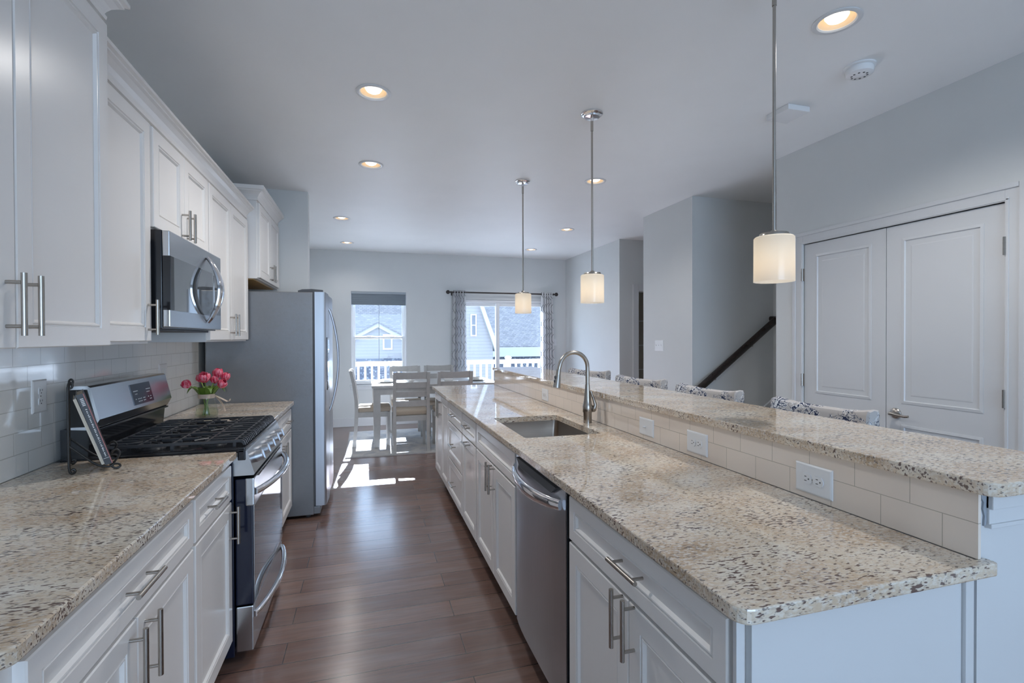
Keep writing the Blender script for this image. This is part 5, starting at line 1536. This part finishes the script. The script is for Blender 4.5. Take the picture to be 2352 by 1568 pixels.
# ============================================================ OUTSIDE
t = thing('deck_railing', 'white vinyl deck railing with square balusters outside the windows', 'railing', (2.0, 11.3, -0.03))
mb = MB(); mb.box(-1.3, 5.5, 11.255, 11.345, 0.775, 0.872, 0.008); mb.build('top_rail', 'vinyl', t)
mb = MB(); mb.box(-1.3, 5.5, 11.275, 11.325, 0.03, 0.09, 0.006); mb.build('bottom_rail', 'vinyl', t)
for x in (-1.3, 0.963, 3.226, 5.5):
    mb = MB(); mb.box(x - 0.055, x + 0.055, 11.245, 11.355, -0.03, 0.90, 0.006); p = mb.build('post', 'vinyl', t)
    mb = MB(); mb.loops([[(x + a * w, 11.30 + b * w, z) for a, b in ((-1, -1), (1, -1), (1, 1), (-1, 1))] for w, z in ((0.068, 0.900), (0.068, 0.920), (0.045, 0.945), (0.030, 0.955))]); mb.build('post_cap', 'vinyl', p)
x = -1.3 + 0.143
while x < 5.45:
    if min(abs(x - q) for q in (-1.3, 0.963, 3.226, 5.5)) > 0.09:
        mb = MB(); mb.box(x - 0.021, x + 0.021, 11.28, 11.32, 0.088, 0.777); mb.build('baluster', 'vinyl', t)
    x += 0.143

t = thing('neighbor_house', 'neighbouring house with large blue-grey shingle roof and white gable', 'house', (2.0, 24.0, -3.0))
mb = MB(); mb.box(-9, 14, 22.4, 30, -3.0, 0.75); mb.build('wall', 'stone', t)
mb = MB(); mb.prism([(22.0, 0.90), (22.0, 0.98), (27.6, 5.75), (33.2, 0.98), (33.2, 0.90), (27.6, 5.60)], 'x', -9.3, 14.3); mb.build('roof', 'shingle', t)
mb = MB(); mb.box(-9.3, 14.3, 21.93, 22.03, 0.50, 0.93, 0.01); mb.box(-9.3, 14.3, 22.03, 22.4, 0.50, 0.56); mb.build('eave_fascia', 'fascia', t)
gx, gz, hw, sl_ = 0.438, 1.93, 1.45, 0.55
mb = MB(); mb.prism([(gx - hw, -3.0), (gx + hw, -3.0), (gx + hw, gz - hw * sl_ - 0.05), (gx, gz - 0.06), (gx - hw, gz - hw * sl_ - 0.05)], 'y', 19.1, 22.4); gw_ = mb.build('gable', 'siding', t)
mb = MB()
for s in (-1, 1):
    P = [(gx, gz), (gx + s * (hw + 0.25), gz - (hw + 0.25) * sl_), (gx + s * (hw + 0.25), gz - (hw + 0.25) * sl_ - 0.15), (gx, gz - 0.15)]
    mb.prism(P, 'y', 18.95, 19.08)
mb.build('rake_board', 'fascia', t)
mb = MB()
for s in (-1, 1):
    P = [(gx, gz), (gx, gz + 0.06), (gx + s * (hw + 0.3), gz + 0.06 - (hw + 0.3) * sl_), (gx + s * (hw + 0.3), gz - (hw + 0.3) * sl_)]
    mb.prism(P, 'y', 18.9, 23.5)
mb.build('gable_roof', 'shingle', t)
mb = MB(); frame(mb, gx + 0.18, gx + 0.52, 0.95, 1.52, 19.05, 19.12, 0.05); gf = mb.build('gable_window', 'vinyl', t)
mb = MB(); mb.box(gx + 0.23, gx + 0.47, 19.085, 19.10, 1.0, 1.47); mb.build('pane', 'farglass', gf)
mb = MB(); mb.box(gx - hw + 0.1, gx + hw - 0.1, 19.02, 19.1, -3.0, 0.62); mb.build('porch_wall', 'stone', t)

t = thing('siding_house', 'pale blue clapboard gable end seen through the sliding door', 'house', (3.2, 17.5, -3.0))
mb = MB(); mb.prism([(1.9, -3.0), (4.30, -3.0), (4.30, 1.12), (2.58, 5.9), (1.9, 5.9)], 'y', 17.0, 18.6); mb.build('wall', 'siding', t)
mb = MB(); mb.prism([(2.58, 5.98), (2.62, 6.12), (4.52, 0.90), (4.36, 0.90)], 'y', 16.85, 18.65); mb.build('rake_trim', 'fascia', t)
mb = MB(); frame(mb, 3.50, 3.70, 1.44, 2.20, 16.93, 17.02, 0.035); fw_ = mb.build('window', 'vinyl', t)
mb = MB(); mb.box(3.535, 3.665, 16.97, 16.985, 1.475, 2.165); mb.build('pane', 'farglass', fw_)
mb = MB(); mb.box(3.535, 3.665, 16.955, 16.99, 1.805, 1.83); mb.build('meeting_rail', 'vinyl', fw_)
